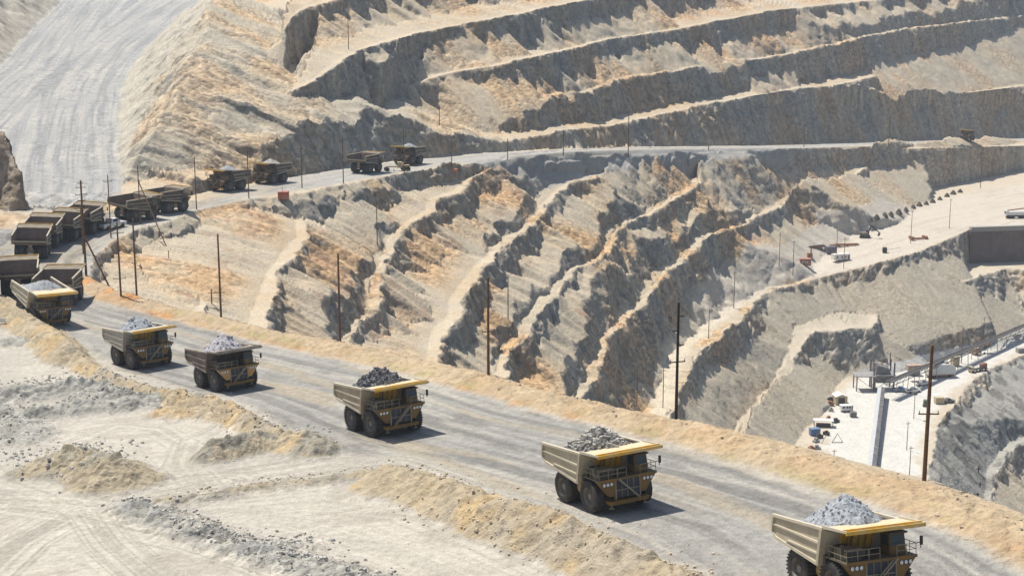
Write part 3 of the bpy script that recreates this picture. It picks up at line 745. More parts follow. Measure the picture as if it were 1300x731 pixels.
# ------------------------------------------------------------------ ground material
def nn(nt, t, **kw):
    n = nt.nodes.new(t)
    for k, v in kw.items(): setattr(n, k, v)
    return n
def ground_material(name):
    m = bpy.data.materials.new(name); m.use_nodes = True
    nt = m.node_tree; nt.nodes.clear(); L = nt.links.new
    out = nn(nt, 'ShaderNodeOutputMaterial'); bs = nn(nt, 'ShaderNodeBsdfPrincipled'); L(bs.outputs[0], out.inputs[0])
    bs.inputs['Roughness'].default_value = 0.95
    bs.inputs['Specular IOR Level'].default_value = 0.15
    at = nn(nt, 'ShaderNodeAttribute', attribute_name='Col'); ar_ = nn(nt, 'ShaderNodeAttribute', attribute_name='rub')
    tc = nn(nt, 'ShaderNodeTexCoord')
    n1 = nn(nt, 'ShaderNodeTexNoise'); n1.inputs['Scale'].default_value = 1.3; n1.inputs['Detail'].default_value = 6; n1.inputs['Roughness'].default_value = 0.65
    n2 = nn(nt, 'ShaderNodeTexNoise'); n2.inputs['Scale'].default_value = 4.0; n2.inputs['Detail'].default_value = 3
    vo = nn(nt, 'ShaderNodeTexVoronoi'); vo.inputs['Scale'].default_value = 0.62
    vo2 = nn(nt, 'ShaderNodeTexVoronoi'); vo2.inputs['Scale'].default_value = 1.9
    for n in (n1, n2, vo, vo2): L(tc.outputs['Object'], n.inputs['Vector'])
    mr = nn(nt, 'ShaderNodeMapRange'); mr.inputs['From Min'].default_value = 0.3; mr.inputs['From Max'].default_value = 0.7
    mr.inputs['To Min'].default_value = 0.80; mr.inputs['To Max'].default_value = 1.18
    L(n1.outputs['Fac'], mr.inputs['Value'])
    mx = nn(nt, 'ShaderNodeVectorMath', operation='SCALE'); L(at.outputs['Color'], mx.inputs[0]); L(mr.outputs[0], mx.inputs['Scale'])
    # rubble: every cell its own tone
    sep = nn(nt, 'ShaderNodeSeparateColor'); L(vo.outputs['Color'], sep.inputs[0])
    mr2 = nn(nt, 'ShaderNodeMapRange'); mr2.inputs['To Min'].default_value = 0.66; mr2.inputs['To Max'].default_value = 1.28; L(sep.outputs[0], mr2.inputs['Value'])
    sc2 = nn(nt, 'ShaderNodeVectorMath', operation='SCALE'); L(mx.outputs[0], sc2.inputs[0]); L(mr2.outputs[0], sc2.inputs['Scale'])
    mix = nn(nt, 'ShaderNodeMix', data_type='RGBA'); L(ar_.outputs['Fac'], mix.inputs[0]); L(mx.outputs[0], mix.inputs[6]); L(sc2.outputs[0], mix.inputs[7])
    L(mix.outputs[2], bs.inputs['Base Color'])
    # relief
    ad = nn(nt, 'ShaderNodeMath', operation='MULTIPLY_ADD'); L(n2.outputs['Fac'], ad.inputs[0]); ad.inputs[1].default_value = 0.35; L(n1.outputs['Fac'], ad.inputs[2])
    mv = nn(nt, 'ShaderNodeMath', operation='MULTIPLY'); L(vo.outputs['Distance'], mv.inputs[0]); L(ar_.outputs['Fac'], mv.inputs[1])
    mv2 = nn(nt, 'ShaderNodeMath', operation='MULTIPLY_ADD'); L(mv.outputs[0], mv2.inputs[0]); mv2.inputs[1].default_value = -0.8; L(ad.outputs[0], mv2.inputs[2])
    bp = nn(nt, 'ShaderNodeBump'); bp.inputs['Strength'].default_value = 1.0; bp.inputs['Distance'].default_value = 0.42; L(mv2.outputs[0], bp.inputs['Height'])
    L(bp.outputs[0], bs.inputs['Normal'])
    return m
GM = ground_material('ground_rock_and_dust')

# ------------------------------------------------------------------ split the survey into named pieces of the setting
cls_v = np.zeros(VX.shape, np.int8)       # 0 mine_terrace
cls_v[(win != 0)] = 1                      # pit_wall
for n_ in ('Ud', 'Ue', 'Uc', 'Ub', 'Ua', 'Ut'): cls_v[win == WN[n_]] = 2
cls_v[(win == WN['H'])] = 3
cls_v[(win == WN['L1'])] = 8
cls_v[kn] = 4
cls_v[(win == 0) & (G['tal'] + G['clf'] > 0.5)] = 1
cls_v[(win == 0) & (VY > 460) & (G['rd'] > 12)] = 1
cls_v[(rampm > 0.5)] = 5
cls_v[(roadm > 0.5)] = 6
cls_v[(flm > 0.5)] = 7
cls_v[(padm > 0.5)] = 9
NAMES = {0: 'mine_terrace', 1: 'pit_wall', 2: 'upper_pit_wall', 3: 'dump_slope', 4: 'rock_outcrop', 5: 'ramp_road', 6: 'haul_road', 7: 'pit_floor', 8: 'far_slope', 9: 'bench_pad'}
verts = np.stack([VX, VY, VZ], -1).reshape(-1, 3).astype(np.float32)
colf = np.concatenate([colr, np.ones(VX.shape + (1,), np.float32)], -1).reshape(-1, 4).astype(np.float32)
rubf = rub.reshape(-1).astype(np.float32)
ii, jj = np.meshgrid(np.arange(NT - 1), np.arange(NROW - 1), indexing='ij')
q = np.stack([ii * NROW + jj, (ii + 1) * NROW + jj, (ii + 1) * NROW + jj + 1, ii * NROW + jj + 1], -1).reshape(-1, 4)
fc = cls_v[:-1, :-1].reshape(-1)
# vertex normals of the whole sheet, so that the pieces join without a visible seam
nrm = sheet_normals(np.stack([VX, VY, VZ], -1))
nrm = nrm.reshape(-1, 3)
TERR = {}
for c, nm in NAMES.items():
    fq = q[fc == c]
    if not len(fq): continue
    used, inv = np.unique(fq, return_inverse=True)
    inv = inv.reshape(-1)
    me = bpy.data.meshes.new(nm)
    me.vertices.add(len(used)); me.vertices.foreach_set('co', verts[used].reshape(-1))
    me.loops.add(len(inv)); me.loops.foreach_set('vertex_index', inv.astype(np.int32))
    me.polygons.add(len(fq)); me.polygons.foreach_set('loop_start', np.arange(0, len(inv), 4, dtype=np.int32)); me.polygons.foreach_set('loop_total', np.full(len(fq), 4, np.int32))
    me.update(calc_edges=True)
    a = me.color_attributes.new('Col', 'FLOAT_COLOR', 'POINT'); a.data.foreach_set('color', colf[used].reshape(-1))
    a = me.attributes.new('rub', 'FLOAT', 'POINT'); a.data.foreach_set('value', rubf[used])
    me.polygons.foreach_set('use_smooth', np.ones(len(fq), bool))
    me.materials.append(GM)
    me.normals_split_custom_set_from_vertices(nrm[used].tolist())
    o = bpy.data.objects.new(nm, me); COL.objects.link(o); o['kind'] = 'structure'
    TERR[nm] = o
# ------------------------------------------------------------------ object helpers
def mat(name, col, rough=0.7, metal=0.0, dust=0.0, dustcol=(0.42, 0.36, 0.27), scale=1.2, bump=0.0, emis=None, var=0.15):
    m = bpy.data.materials.new(name); m.use_nodes = True
    nt = m.node_tree; L = nt.links.new
    bs = nt.nodes['Principled BSDF']
    bs.inputs['Roughness'].default_value = rough; bs.inputs['Metallic'].default_value = metal
    tc = nt.nodes.new('ShaderNodeTexCoord')
    n1 = nt.nodes.new('ShaderNodeTexNoise'); n1.inputs['Scale'].default_value = scale; n1.inputs['Detail'].default_value = 5; n1.inputs['Roughness'].default_value = 0.6
    L(tc.outputs['Object'], n1.inputs['Vector'])
    mr = nt.nodes.new('ShaderNodeMapRange'); mr.inputs['From Min'].default_value = 0.3; mr.inputs['From Max'].default_value = 0.7
    mr.inputs['To Min'].default_value = 1 - var; mr.inputs['To Max'].default_value = 1 + var
    L(n1.outputs['Fac'], mr.inputs['Value'])
    sc = nt.nodes.new('ShaderNodeVectorMath'); sc.operation = 'SCALE'; sc.inputs[0].default_value = col[:3]; L(mr.outputs[0], sc.inputs['Scale'])
    last = sc.outputs[0]
    if dust > 0:
        n2 = nt.nodes.new('ShaderNodeTexNoise'); n2.inputs['Scale'].default_value = scale * 0.6; n2.inputs['Detail'].default_value = 6
        L(tc.outputs['Object'], n2.inputs['Vector'])
        m2 = nt.nodes.new('ShaderNodeMapRange'); m2.inputs['From Min'].default_value = 0.35; m2.inputs['From Max'].default_value = 0.65
        m2.inputs['To Min'].default_value = max(0, dust - 0.3); m2.inputs['To Max'].default_value = min(1, dust + 0.3)
        L(n2.outputs['Fac'], m2.inputs['Value'])
        mx = nt.nodes.new('ShaderNodeMix'); mx.data_type = 'RGBA'; L(m2.outputs[0], mx.inputs[0]); L(last, mx.inputs[6]); mx.inputs[7].default_value = (*dustcol, 1)
        last = mx.outputs[2]
    L(last, bs.inputs['Base Color'])
    if bump > 0:
        bp = nt.nodes.new('ShaderNodeBump'); bp.inputs['Strength'].default_value = bump; bp.inputs['Distance'].default_value = 0.05; L(n1.outputs['Fac'], bp.inputs['Height']); L(bp.outputs[0], bs.inputs['Normal'])
    return m

M = dict(
    yellow=mat('yellow_paint', (0.52, 0.30, 0.045), 0.5, dust=0.35, bump=0.2),
    yellow_top=mat('sun_bleached_yellow_paint', (0.68, 0.42, 0.07), 0.55, dust=0.22, dustcol=(0.62, 0.53, 0.36)),
    body=mat('dusty_body_steel', (0.40, 0.34, 0.23), 0.75, dust=0.5, dustcol=(0.50, 0.44, 0.33), bump=0.25),
    body_dark=mat('dark_body_steel', (0.10, 0.075, 0.055), 0.7, dust=0.25),
    inner=mat('worn_tray_steel', (0.16, 0.115, 0.085), 0.75, dust=0.3, dustcol=(0.26, 0.2, 0.15)),
    dark=mat('dark_steel', (0.02, 0.019, 0.018), 0.6, dust=0.15, dustcol=(0.12, 0.10, 0.08)),
    deck=mat('deck_plate', (0.07, 0.06, 0.045), 0.7, dust=0.4, dustcol=(0.17, 0.14, 0.10)),
    tyre=mat('tyre_rubber', (0.022, 0.021, 0.021), 0.85, dust=0.3, dustcol=(0.085, 0.075, 0.065), scale=2.5),
    rim=mat('rim_steel', (0.13, 0.115, 0.095), 0.6, dust=0.4, dustcol=(0.24, 0.21, 0.17)),
    glass=mat('dark_window_glass', (0.03, 0.045, 0.055), 0.12, var=0.02),
    lamp=mat('lamp_lens', (0.75, 0.75, 0.72), 0.25, var=0.03),
    rail=mat('handrail_steel', (0.22, 0.18, 0.11), 0.6, dust=0.3),
    wood=mat('weathered_pole_wood', (0.16, 0.085, 0.04), 0.85, scale=3, var=0.35, bump=0.3),
    wood_dark=mat('tarred_pole_wood', (0.028, 0.02, 0.014), 0.8, scale=3, var=0.3),
    ins=mat('insulator_porcelain', (0.3, 0.28, 0.26), 0.35),
    white=mat('white_paint', (0.72, 0.71, 0.68), 0.5, dust=0.2, dustcol=(0.6, 0.55, 0.47)),
    red=mat('red_paint', (0.42, 0.075, 0.035), 0.5, dust=0.2),
    rust=mat('rusty_steel', (0.28, 0.13, 0.075), 0.85, scale=2, var=0.4),
    orange=mat('orange_paint', (0.62, 0.17, 0.05), 0.5, dust=0.15),
    blue=mat('blue_paint', (0.05, 0.16, 0.36), 0.5, dust=0.2),
    navy=mat('violet_blue_paint', (0.06, 0.06, 0.13), 0.5, dust=0.15),
    green=mat('dark_green_paint', (0.03, 0.09, 0.05), 0.5, dust=0.1),
    grey=mat('grey_steel', (0.27, 0.27, 0.28), 0.55, dust=0.2),
    zinc=mat('galvanised_sheet', (0.46, 0.47, 0.49), 0.5, var=0.08, scale=0.4),
    darkgrey=mat('dark_grey_steel', (0.10, 0.105, 0.12), 0.6, dust=0.15),
    tan=mat('tan_paint', (0.50, 0.40, 0.24), 0.6, dust=0.2),
    conc=mat('weathered_concrete', (0.36, 0.34, 0.30), 0.85, scale=0.6),
    wallbrown=mat('brown_retaining_panel', (0.17, 0.125, 0.105), 0.85, scale=0.25, var=0.2),
)

def tag(o, label=None, cat=None, group=None, kind=None):
    if label: o['label'] = label
    if cat: o['category'] = cat
    if group: o['group'] = group
    if kind: o['kind'] = kind
    return o
def empty(name, loc=(0, 0, 0), rz=0.0, label=None, cat=None, group=None):
    o = bpy.data.objects.new(name, None); COL.objects.link(o)
    o.location = loc; o.rotation_euler = (0, 0, rz); o.empty_display_size = 0.5
    return tag(o, label, cat, group)

class MB:
    """collects shapes, builds them as one mesh object"""
    def __init__(self): self.v = []; self.f = []
    def add(self, vs, fs):
        n = len(self.v); self.v += [tuple(v) for v in vs]; self.f += [tuple(i + n for i in f) for f in fs]; return self
    def hexa(self, p):            # 8 points: bottom 4 (ccw), top 4
        return self.add(p, [(3, 2, 1, 0), (4, 5, 6, 7), (0, 1, 5, 4), (1, 2, 6, 5), (2, 3, 7, 6), (3, 0, 4, 7)])
    def box(self, x0, x1, y0, y1, z0, z1):
        return self.hexa([(x0, y0, z0), (x1, y0, z0), (x1, y1, z0), (x0, y1, z0), (x0, y0, z1), (x1, y0, z1), (x1, y1, z1), (x0, y1, z1)])
    def cbox(self, c, s):
        return self.box(c[0] - s[0] / 2, c[0] + s[0] / 2, c[1] - s[1] / 2, c[1] + s[1] / 2, c[2] - s[2] / 2, c[2] + s[2] / 2)
    def prism(self, prof, y0, y1):     # profile in (x,z), extruded along y
        n = len(prof)
        vs = [(x, y0, z) for x, z in prof] + [(x, y1, z) for x, z in prof]
        fs = [tuple(range(n)), tuple(range(2 * n - 1, n - 1, -1))]
        for i in range(n):
            j = (i + 1) % n; fs.append((j, i, n + i, n + j))
        return self.add(vs, fs)
    def bar(self, a, b, w, h=None):
        h = h or w
        a = Vector(a); b = Vector(b); d = (b - a).normalized()
        s = d.cross(Vector((0, 0, 1)))
        if s.length < 0.05: s = Vector((1, 0, 0))
        s.normalize(); u = s.cross(d).normalized()
        s *= w / 2; u *= h / 2
        return self.hexa([a - s - u, a + s - u, a + s + u, a - s + u, b - s - u, b + s - u, b + s + u, b - s + u])
    def tube(self, a, b, r0, r1=None, n=8, cap=True):
        r1 = r0 if r1 is None else r1
        a = Vector(a); b = Vector(b); d = (b - a).normalized()
        s = d.cross(Vector((0, 0, 1)))
        if s.length < 0.05: s = Vector((1, 0, 0))
        s.normalize(); u = s.cross(d).normalized()
        vs = []
        for p, r in ((a, r0), (b, r1)):
            for i in range(n):
                t = 2 * math.pi * i / n; vs.append(p + s * (r * math.cos(t)) + u * (r * math.sin(t)))
        fs = [(i, (i + 1) % n, n + (i + 1) % n, n + i) for i in range(n)]
        if cap: fs += [tuple(range(n - 1, -1, -1)), tuple(range(n, 2 * n))]
        return self.add(vs, fs)
    def lathe(self, prof, n=28, c=(0, 0, 0)):   # (r, y) around the y axis
        m = len(prof); vs = []
        for i in range(n):
            t = 2 * math.pi * i / n
            for r, y in prof: vs.append((c[0] + r * math.cos(t), c[1] + y, c[2] + r * math.sin(t)))
        fs = []
        for i in range(n):
            j = (i + 1) % n
            for k in range(m - 1): fs.append((i * m + k, i * m + k + 1, j * m + k + 1, j * m + k))
        return self.add(vs, fs)
    def build(self, name, m, parent=None, smooth=False, bevel=0.0):
        me = bpy.data.meshes.new(name); me.from_pydata(self.v, [], self.f); me.update()
        me.materials.append(m)
        if smooth:
            me.polygons.foreach_set('use_smooth', [True] * len(me.polygons))
            me.set_sharp_from_angle(angle=rad(40))
        o = bpy.data.objects.new(name, me); COL.objects.link(o)
        if parent: o.parent = parent
        if bevel > 0:
            b = o.modifiers.new('b', 'BEVEL'); b.width = bevel; b.segments = 1
        return o
def kids(o): return [c for c in KID.get(o.name, [])]
def copy_tree(o, parent=None, ch=None):
    c = o.copy(); COL.objects.link(c)
    if parent: c.parent = parent
    for k in list(o.children): copy_tree(k, c)
    return c
def relabel(o, label):
    o['label'] = label
    return o
# ------------------------------------------------------------------ haul truck (x forward, y to its left)
TR, TW = 1.8, 1.15
def make_truck(kind='near'):
    root = empty('haul_truck')
    det = kind == 'near'
    n = 32 if det else 16
    # wheels: two in front, two pairs at the rear
    def wheel(x, y, w, side):
        h = w / 2
        prof = [(1.0, -h), (1.35, -h * 1.04), (1.62, -h * 0.98), (1.76, -h * 0.8), (TR, -h * 0.5), (TR, h * 0.5), (1.76, h * 0.8), (1.62, h * 0.98), (1.35, h * 1.04), (1.0, h)]
        t = MB().lathe(prof, n)
        if det:
            for i in range(n):
                a = 2 * math.pi * i / n; ca, sa = math.cos(a), math.sin(a)
                for s in (-1, 1):
                    t.bar((ca * 1.78, s * h * 0.95, sa * 1.78), (ca * 1.82, s * h * 0.12, sa * 1.82), 0.16, 0.12)
        o = t.build('wheel', M['tyre'], root, smooth=not det)
        o.location = (x, y, TR)
        r = MB().lathe([(0.0, side * h * 0.55), (0.35, side * h * 0.6), (0.42, side * h * 0.25), (0.8, side * h * 0.1), (0.92, side * h * 0.75), (1.04, side * h * 0.95), (1.04, side * h * 0.6)], 20 if det else 12)
        if det:
            for i in range(10):
                a = 2 * math.pi * i / 10
                r.cbox((0.62 * math.cos(a), side * h * 0.25, 0.62 * math.sin(a)), (0.1, 0.12, 0.1))
        r.build('rim', M['rim'], o, smooth=True)
    wheel(3.3, 3.25, TW, 1); wheel(3.3, -3.25, TW, -1)
    for s in (1, -1):
        wheel(-2.9, s * 3.35, TW, s); wheel(-2.9, s * 2.1, TW, s)
    # chassis
    c = MB()
    for s in (1, -1):
        c.prism([(-5.2, 1.9), (-5.2, 2.5), (-3.6, 2.6), (4.6, 2.6), (4.6, 1.9), (1.0, 1.5), (-1.5, 1.5)], s * 1.05 - 0.25, s * 1.05 + 0.25)
        c.tube((3.3, s * 2.4, 1.9), (3.3, s * 1.2, 3.1), 0.35, 0.3, 10)
        c.tube((-4.2, s * 1.3, 3.3), (-3.1, s * 1.5, 1.9), 0.22, 0.3, 8)
        c.tube((-0.6, s * 1.35, 1.9), (0.9, s * 1.1, 3.6), 0.24, 0.18, 10)
    c.tube((-2.9, -2.7, TR), (-2.9, 2.7, TR), 0.75, 0.75, 14); c.tube((3.3, -2.8, TR), (3.3, 2.8, TR), 0.35, 0.35, 10)
    c.box(-4.6, -2.0, -0.9, 0.9, 1.2, 2.4); c.box(1.2, 5.0, -1.0, 1.0, 1.2, 2.4)
    c.build('chassis', M['dark'], root)
    # rear axle cover seen between the rear wheels of empty trucks
    r = MB().box(-5.4, -5.1, -0.75, 0.75, 1.7, 2.9).box(-5.35, -4.6, -0.45, 0.45, 2.9, 4.1)
    r.build('rear_axle_cover', mat_rear, root)
    MB().box(-5.46, -5.41, -0.65, 0.65, 1.55, 1.75).build('rear_reflector_strip', M['lamp'], root)
    # fuel tank (left) and hydraulic tank (right)
    for s in (1, -1):
        t = MB().tube((-0.6, s * 2.5, 2.05), (1.3, s * 2.5, 2.05), 0.72, 0.72, 16 if det else 10)
        if det:
            for x in (-0.35, 0.35, 1.05): t.tube((x - 0.05, s * 2.5, 2.05), (x + 0.05, s * 2.5, 2.05), 0.76, 0.76, 16)
        t.build('fuel_tank', M['yellow'] if s < 0 else M['deck'], root, smooth=True)
    # front deck with fenders
    d = MB().box(1.6, 6.25, -3.95, 3.95, 3.78, 3.95)
    d.box(1.6, 2.4, -3.95, -3.2, 2.9, 3.78).box(1.6, 2.4, 3.2, 3.95, 2.9, 3.78)
    d.build('front_deck', M['deck'], root)
    MB().box(6.253, 6.33, -3.95, 3.95, 3.74, 3.99).build('deck_edge_beam', M['yellow_shaded'], root)
    for s in (1, -1):
        f = MB().hexa([(5.2, s * 1.75, 2.0), (6.0, s * 1.75, 2.0), (6.0, s * 2.45, 2.0), (5.2, s * 2.45, 2.0), (5.0, s * 1.7, 3.75), (6.15, s * 1.7, 3.75), (6.15, s * 3.9, 3.75), (5.0, s * 3.9, 3.75)])
        f.build('fender', M['yellow_shaded'], root)
        for k in range(3):
            y = s * (2.25 + 0.5 * k)
            l = MB().tube((6.0, y, 3.4), (6.17, y, 3.4), 0.23, 0.23, 12)
            o = l.build('headlight', M['dark'], root)
            MB().tube((6.172, y, 3.4), (6.2, y, 3.4), 0.19, 0.17, 12).build('lens', M['lamp'], o)
    # radiator
    g = MB().box(5.2, 6.0, -1.6, 1.6, 1.75, 3.74)
    g.build('radiator', M['navyblack'], root)
    fr = MB()
    for y in (-1.72, 1.60): fr.box(5.6, 6.12, y, y + 0.14, 1.6, 3.74)
    fr.box(5.9, 6.1, -1.58, 1.58, 2.55, 2.65)
    for y in (-0.8, 0.0, 0.8): fr.box(6.003, 6.05, y - 0.03, y + 0.03, 1.76, 2.54)
    for y in (-0.8, 0.0, 0.8): fr.box(6.003, 6.05, y - 0.03, y + 0.03, 2.66, 3.73)
    fr.build('grille_frame', M['rail'], root)
    b = MB().hexa([(5.3, -2.6, 1.15), (6.45, -2.6, 1.15), (6.45, 2.6, 1.15), (5.3, 2.6, 1.15), (5.3, -2.7, 1.58), (6.5, -2.7, 1.58), (6.5, 2.7, 1.58), (5.3, 2.7, 1.58)])
    b.build('front_bumper', M['yellow_shaded'], root)
    for s in (1, -1):
        bl = MB()
        bl.bar((6.0, s * 2.3, 0.75), (6.0, s * 2.3, 1.2), 0.12)
        bl.bar((6.0, s * 2.0, 0.75), (6.0, s * 2.6, 0.75), 0.12)
        bl.build('bumper_step', M['rail'], root)
    # stair across the grille
    st = MB()
    y0, y1 = (1.5, -1.3) if kind != 'flip' else (-1.5, 1.3)
    for dx in (6.25, 6.72):
        st.bar((dx, y1, 1.6), (dx, y0, 3.95), 0.09, 0.12)
    st.build('stairway', M['rail'], root)
    o = root.children[-1]
    for k in range(9):
        f = (k + 0.5) / 9
        MB().box(6.28, 6.70, y1 + (y0 - y1) * f - 0.13, y1 + (y0 - y1) * f + 0.13, 1.6 + 2.35 * f, 1.63 + 2.35 * f).build('stair_tread', M['rail'], o)
    # cab (its left) with windows
    cb = MB().hexa([(3.6, 1.55, 3.95), (5.35, 1.55, 3.95), (5.35, 3.35, 3.95), (3.6, 3.35, 3.95), (3.5, 1.6, 5.75), (5.1, 1.6, 5.75), (5.1, 3.3, 5.75), (3.5, 3.3, 5.75)])
    cb = cb.build('cab', M['yellow_shaded'], root)
    MB().box(3.4, 5.45, 1.45, 3.45, 5.75, 5.9).build('cab_roof', M['dark'], cb)
    MB().hexa([(5.27, 1.7, 4.72), (5.305, 1.7, 4.72), (5.305, 3.2, 4.72), (5.27, 3.2, 4.72), (5.11, 1.7, 5.62), (5.16, 1.7, 5.62), (5.16, 3.2, 5.62), (5.11, 3.2, 5.62)]).build('windscreen', M['glass'], cb)
    for s, y in ((-1, 1.57), (1, 3.33)):
        MB().box(3.75, 4.95, y - 0.05 if s < 0 else y - 0.02, y + 0.02 if s < 0 else y + 0.05, 4.75, 5.6).build('side_window', M['glass'], cb)
    MB().box(3.7, 5.3, 1.5, 1.55, 3.96, 4.6).build('cab_door', M['yellow_shaded'], cb)
    # electrical cabinet / air cleaners on its right
    ec = MB().box(3.9, 5.5, -3.6, -1.7, 3.95, 4.95).build('grid_box', M['tanbox'], root)
    lv = MB()
    for k in range(3):
        yy = -3.45 + k * 0.6
        lv.box(5.503, 5.54, yy, yy + 0.5, 4.1, 4.8)
    lv.build('louvre', M['dark'], ec)
    for k in range(2):
        MB().tube((5.0, -1.35 + k * 0.55, 4.0), (5.0, -1.35 + k * 0.55, 4.75), 0.25, 0.25, 10).build('air_cleaner', M['deck'], root, smooth=True)
    MB().box(3.2, 3.7, -3.5, -2.2, 3.96, 5.0).build('exhaust_housing', M['dark'], root)
    # railing
    rl = MB()
    def rail_run(pts):
        for a, b_ in zip(pts[:-1], pts[1:]):
            for z in (4.45, 4.95): rl.bar((a[0], a[1], z), (b_[0], b_[1], z), 0.05)
            L_ = math.hypot(b_[0] - a[0], b_[1] - a[1]); m_ = max(1, int(L_ / 1.0))
            for i in range(m_ + 1):
                f = i / m_; x = a[0] + (b_[0] - a[0]) * f; y = a[1] + (b_[1] - a[1]) * f
                rl.bar((x, y, 3.95), (x, y, 4.97), 0.05)
    rail_run([(2.0, -3.88), (6.2, -3.88), (6.2, -0.2)]); rl.build('handrail', M['rail'], root)
    rl = MB(); rail_run([(6.2, 1.7), (6.2, 3.88), (3.0, 3.88)]); rl.build('handrail', M['rail'], root)
    for s in (1, -1):
        m_ = MB().bar((6.1, s * 3.9, 4.9), (6.3, s * 4.35, 5.0), 0.06).bar((6.3, s * 4.35, 4.5), (6.3, s * 4.35, 5.5), 0.06)
        m_ = m_.build('mirror', M['dark'], root)
        MB().box(6.26, 6.36, s * 4.42 - 0.16, s * 4.42 + 0.16, 4.75, 5.55).build('mirror_glass', M['dark'], m_)
    # dump body
    W2 = 4.3; T = 0.12
    fl = [(1.9, 3.15), (-6.3, 4.15)]            # floor line front -> tail
    tail = (-7.1, 4.75)
    topf, topr = (2.75, 6.45), (-6.9, 6.15)
    b = MB()
    sideprof = [(1.9, 3.05), (2.75, 6.45), (-6.9, 6.15), (-7.15, 4.7), (-6.3, 4.02)]
    for s in (1, -1):
        ya, yb = sorted((s * (W2 - T), s * W2))
        b.prism(sideprof if True else [], ya, yb)
    b.prism([(1.9, 3.05), (2.0, 3.2), (-6.25, 4.2), (-7.15, 4.82), (-7.15, 4.7), (-6.3, 4.02)], -W2 + T + 0.002, W2 - T - 0.002)
    b.prism([(1.9, 3.06), (2.75, 6.45), (2.62, 6.45), (1.78, 3.1)], -W2 + T + 0.002, W2 - T - 0.002)
    body = b.build('dump_body', M['body'], root)
    # inside lining
    i_ = MB()
    for s in (1, -1):
        ya = s * (W2 - T - 0.03)
        i_.add([(1.85, ya, 3.25), (2.6, ya, 6.35), (-6.8, ya, 6.05), (-7.0, ya, 4.9), (-6.2, ya, 4.25)], [(0, 1, 2, 3, 4) if s > 0 else (4, 3, 2, 1, 0)])
    i_.add([(1.85, -W2 + 0.16, 3.24), (1.85, W2 - 0.16, 3.24), (-6.25, W2 - 0.16, 4.24), (-6.25, -W2 + 0.16, 4.24), (-7.1, W2 - 0.16, 4.86), (-7.1, -W2 + 0.16, 4.86)], [(0, 1, 2, 3), (3, 2, 4, 5)])
    i_.add([(1.77, -W2 + 0.16, 3.26), (1.77, W2 - 0.16, 3.26), (2.55, W2 - 0.16, 6.4), (2.55, -W2 + 0.16, 6.4)], [(0, 1, 2, 3)])
    i_.build('tray_lining', M['inner'], body)
    # rails and ribs on the outside
    for s in (1, -1):
        y0, y1 = sorted((s * W2 + s * 0.002, s * (W2 + 0.16)))
        MB().prism([(2.8, 6.25), (2.85, 6.5), (-6.95, 6.2), (-6.95, 5.95)], *sorted((s * (W2 - 0.15), s * (W2 + 0.2)))).build('top_rail', M['body_pale'], body)
        MB().prism([(2.33, 4.9), (2.39, 5.12), (-6.9, 5.35), (-6.95, 5.2)], y0, y1).build('side_rib', M['body_pale'], body)
        MB().prism([(1.85, 2.95), (1.95, 3.25), (-6.3, 4.2), (-7.2, 4.85), (-7.2, 4.62), (-6.3, 3.95)], y0, y1).build('bottom_rail', M['body_pale'], body)
        MB().prism([(2.1, 3.95), (2.16, 4.12), (-3.9, 4.3), (-4.4, 4.15)], y0, y1).build('side_rib', M['body_pale'], body)
        MB().prism([(1.85, 3.0), (2.75, 6.3), (2.3, 6.3), (1.45, 3.1)], *sorted((s * (W2 + 0.003), s * (W2 + 0.19)))).build('front_post', M['body'], body)
        MB().prism([(-6.95, 6.0), (-7.2, 4.75), (-6.95, 4.65), (-6.6, 5.98)], *sorted((s * (W2 + 0.003), s * (W2 + 0.22)))).build('tail_post', M['body_pale'], body)
    MB().prism([(-7.12, 4.6), (-7.3, 4.8), (-7.3, 4.95), (-7.1, 4.9)], -W2 + 0.05, W2 - 0.05).build('tail_lip', M['body_pale'], body)
    # bolsters below the floor
    for k in range(5):
        x = 0.8 - k * 1.6; z = 3.15 + (1.9 - x) * 0.122
        MB().box(x - 0.15, x + 0.15, -W2 + 0.3, W2 - 0.3, z - 0.32, z - 0.03).build('floor_bolster', M['body_dark'], body)
    # canopy over the cab
    cpn = MB().prism([(2.6, 6.36), (7.0, 6.62), (7.0, 6.72), (2.6, 6.48)], -W2 - 0.1, W2 + 0.1).build('canopy', M['canopy_top'], body)
    MB().prism([(7.003, 6.50), (7.16, 6.50), (7.12, 6.82), (7.003, 6.82)], -W2 - 0.12, W2 + 0.12).build('canopy_front_edge', M['edge'], cpn)
    MB().prism([(6.4, 6.70), (6.42, 6.92), (6.6, 6.92), (6.62, 6.71)], -W2 - 0.1, W2 + 0.1).build('canopy_rib', M['edge'], cpn)
    for s in (1, -1):
        MB().prism([(2.7, 6.42), (7.0, 6.7), (7.0, 6.86), (2.7, 6.7)], *sorted((s * (W2 - 0.02), s * (W2 + 0.12)))).build('canopy_side', M['body_pale'], cpn)
    # yellow front wall of the body, with stiffeners
    fw = MB().prism([(1.98, 3.95), (2.10, 3.95), (2.86, 6.36), (2.70, 6.36)], -2.3, 1.35).build('headboard', M['yellow_bright'], body)
    for y in (-2.28, -1.5, -1.05, -0.25, 0.5, 1.25):
        MB().prism([(2.11, 3.95), (2.3, 3.95), (3.3, 6.38), (2.87, 6.36)], y, y + 0.1).build('headboard_rib', M['yellow'], body)
    # overall proportions: the running gear keeps its round wheels
    for k in list(root.children_recursive):
        if k.name.startswith(('wheel', 'rim')):
            if k.name.startswith('wheel'): k.location.x *= SXY[0]; k.location.y *= SXY[1] * 1.02
        else:
            k.data.transform(Matrix.Diagonal((SXY[0], SXY[1], 1, 1)))
    return root
SXY = (0.86, 0.90)
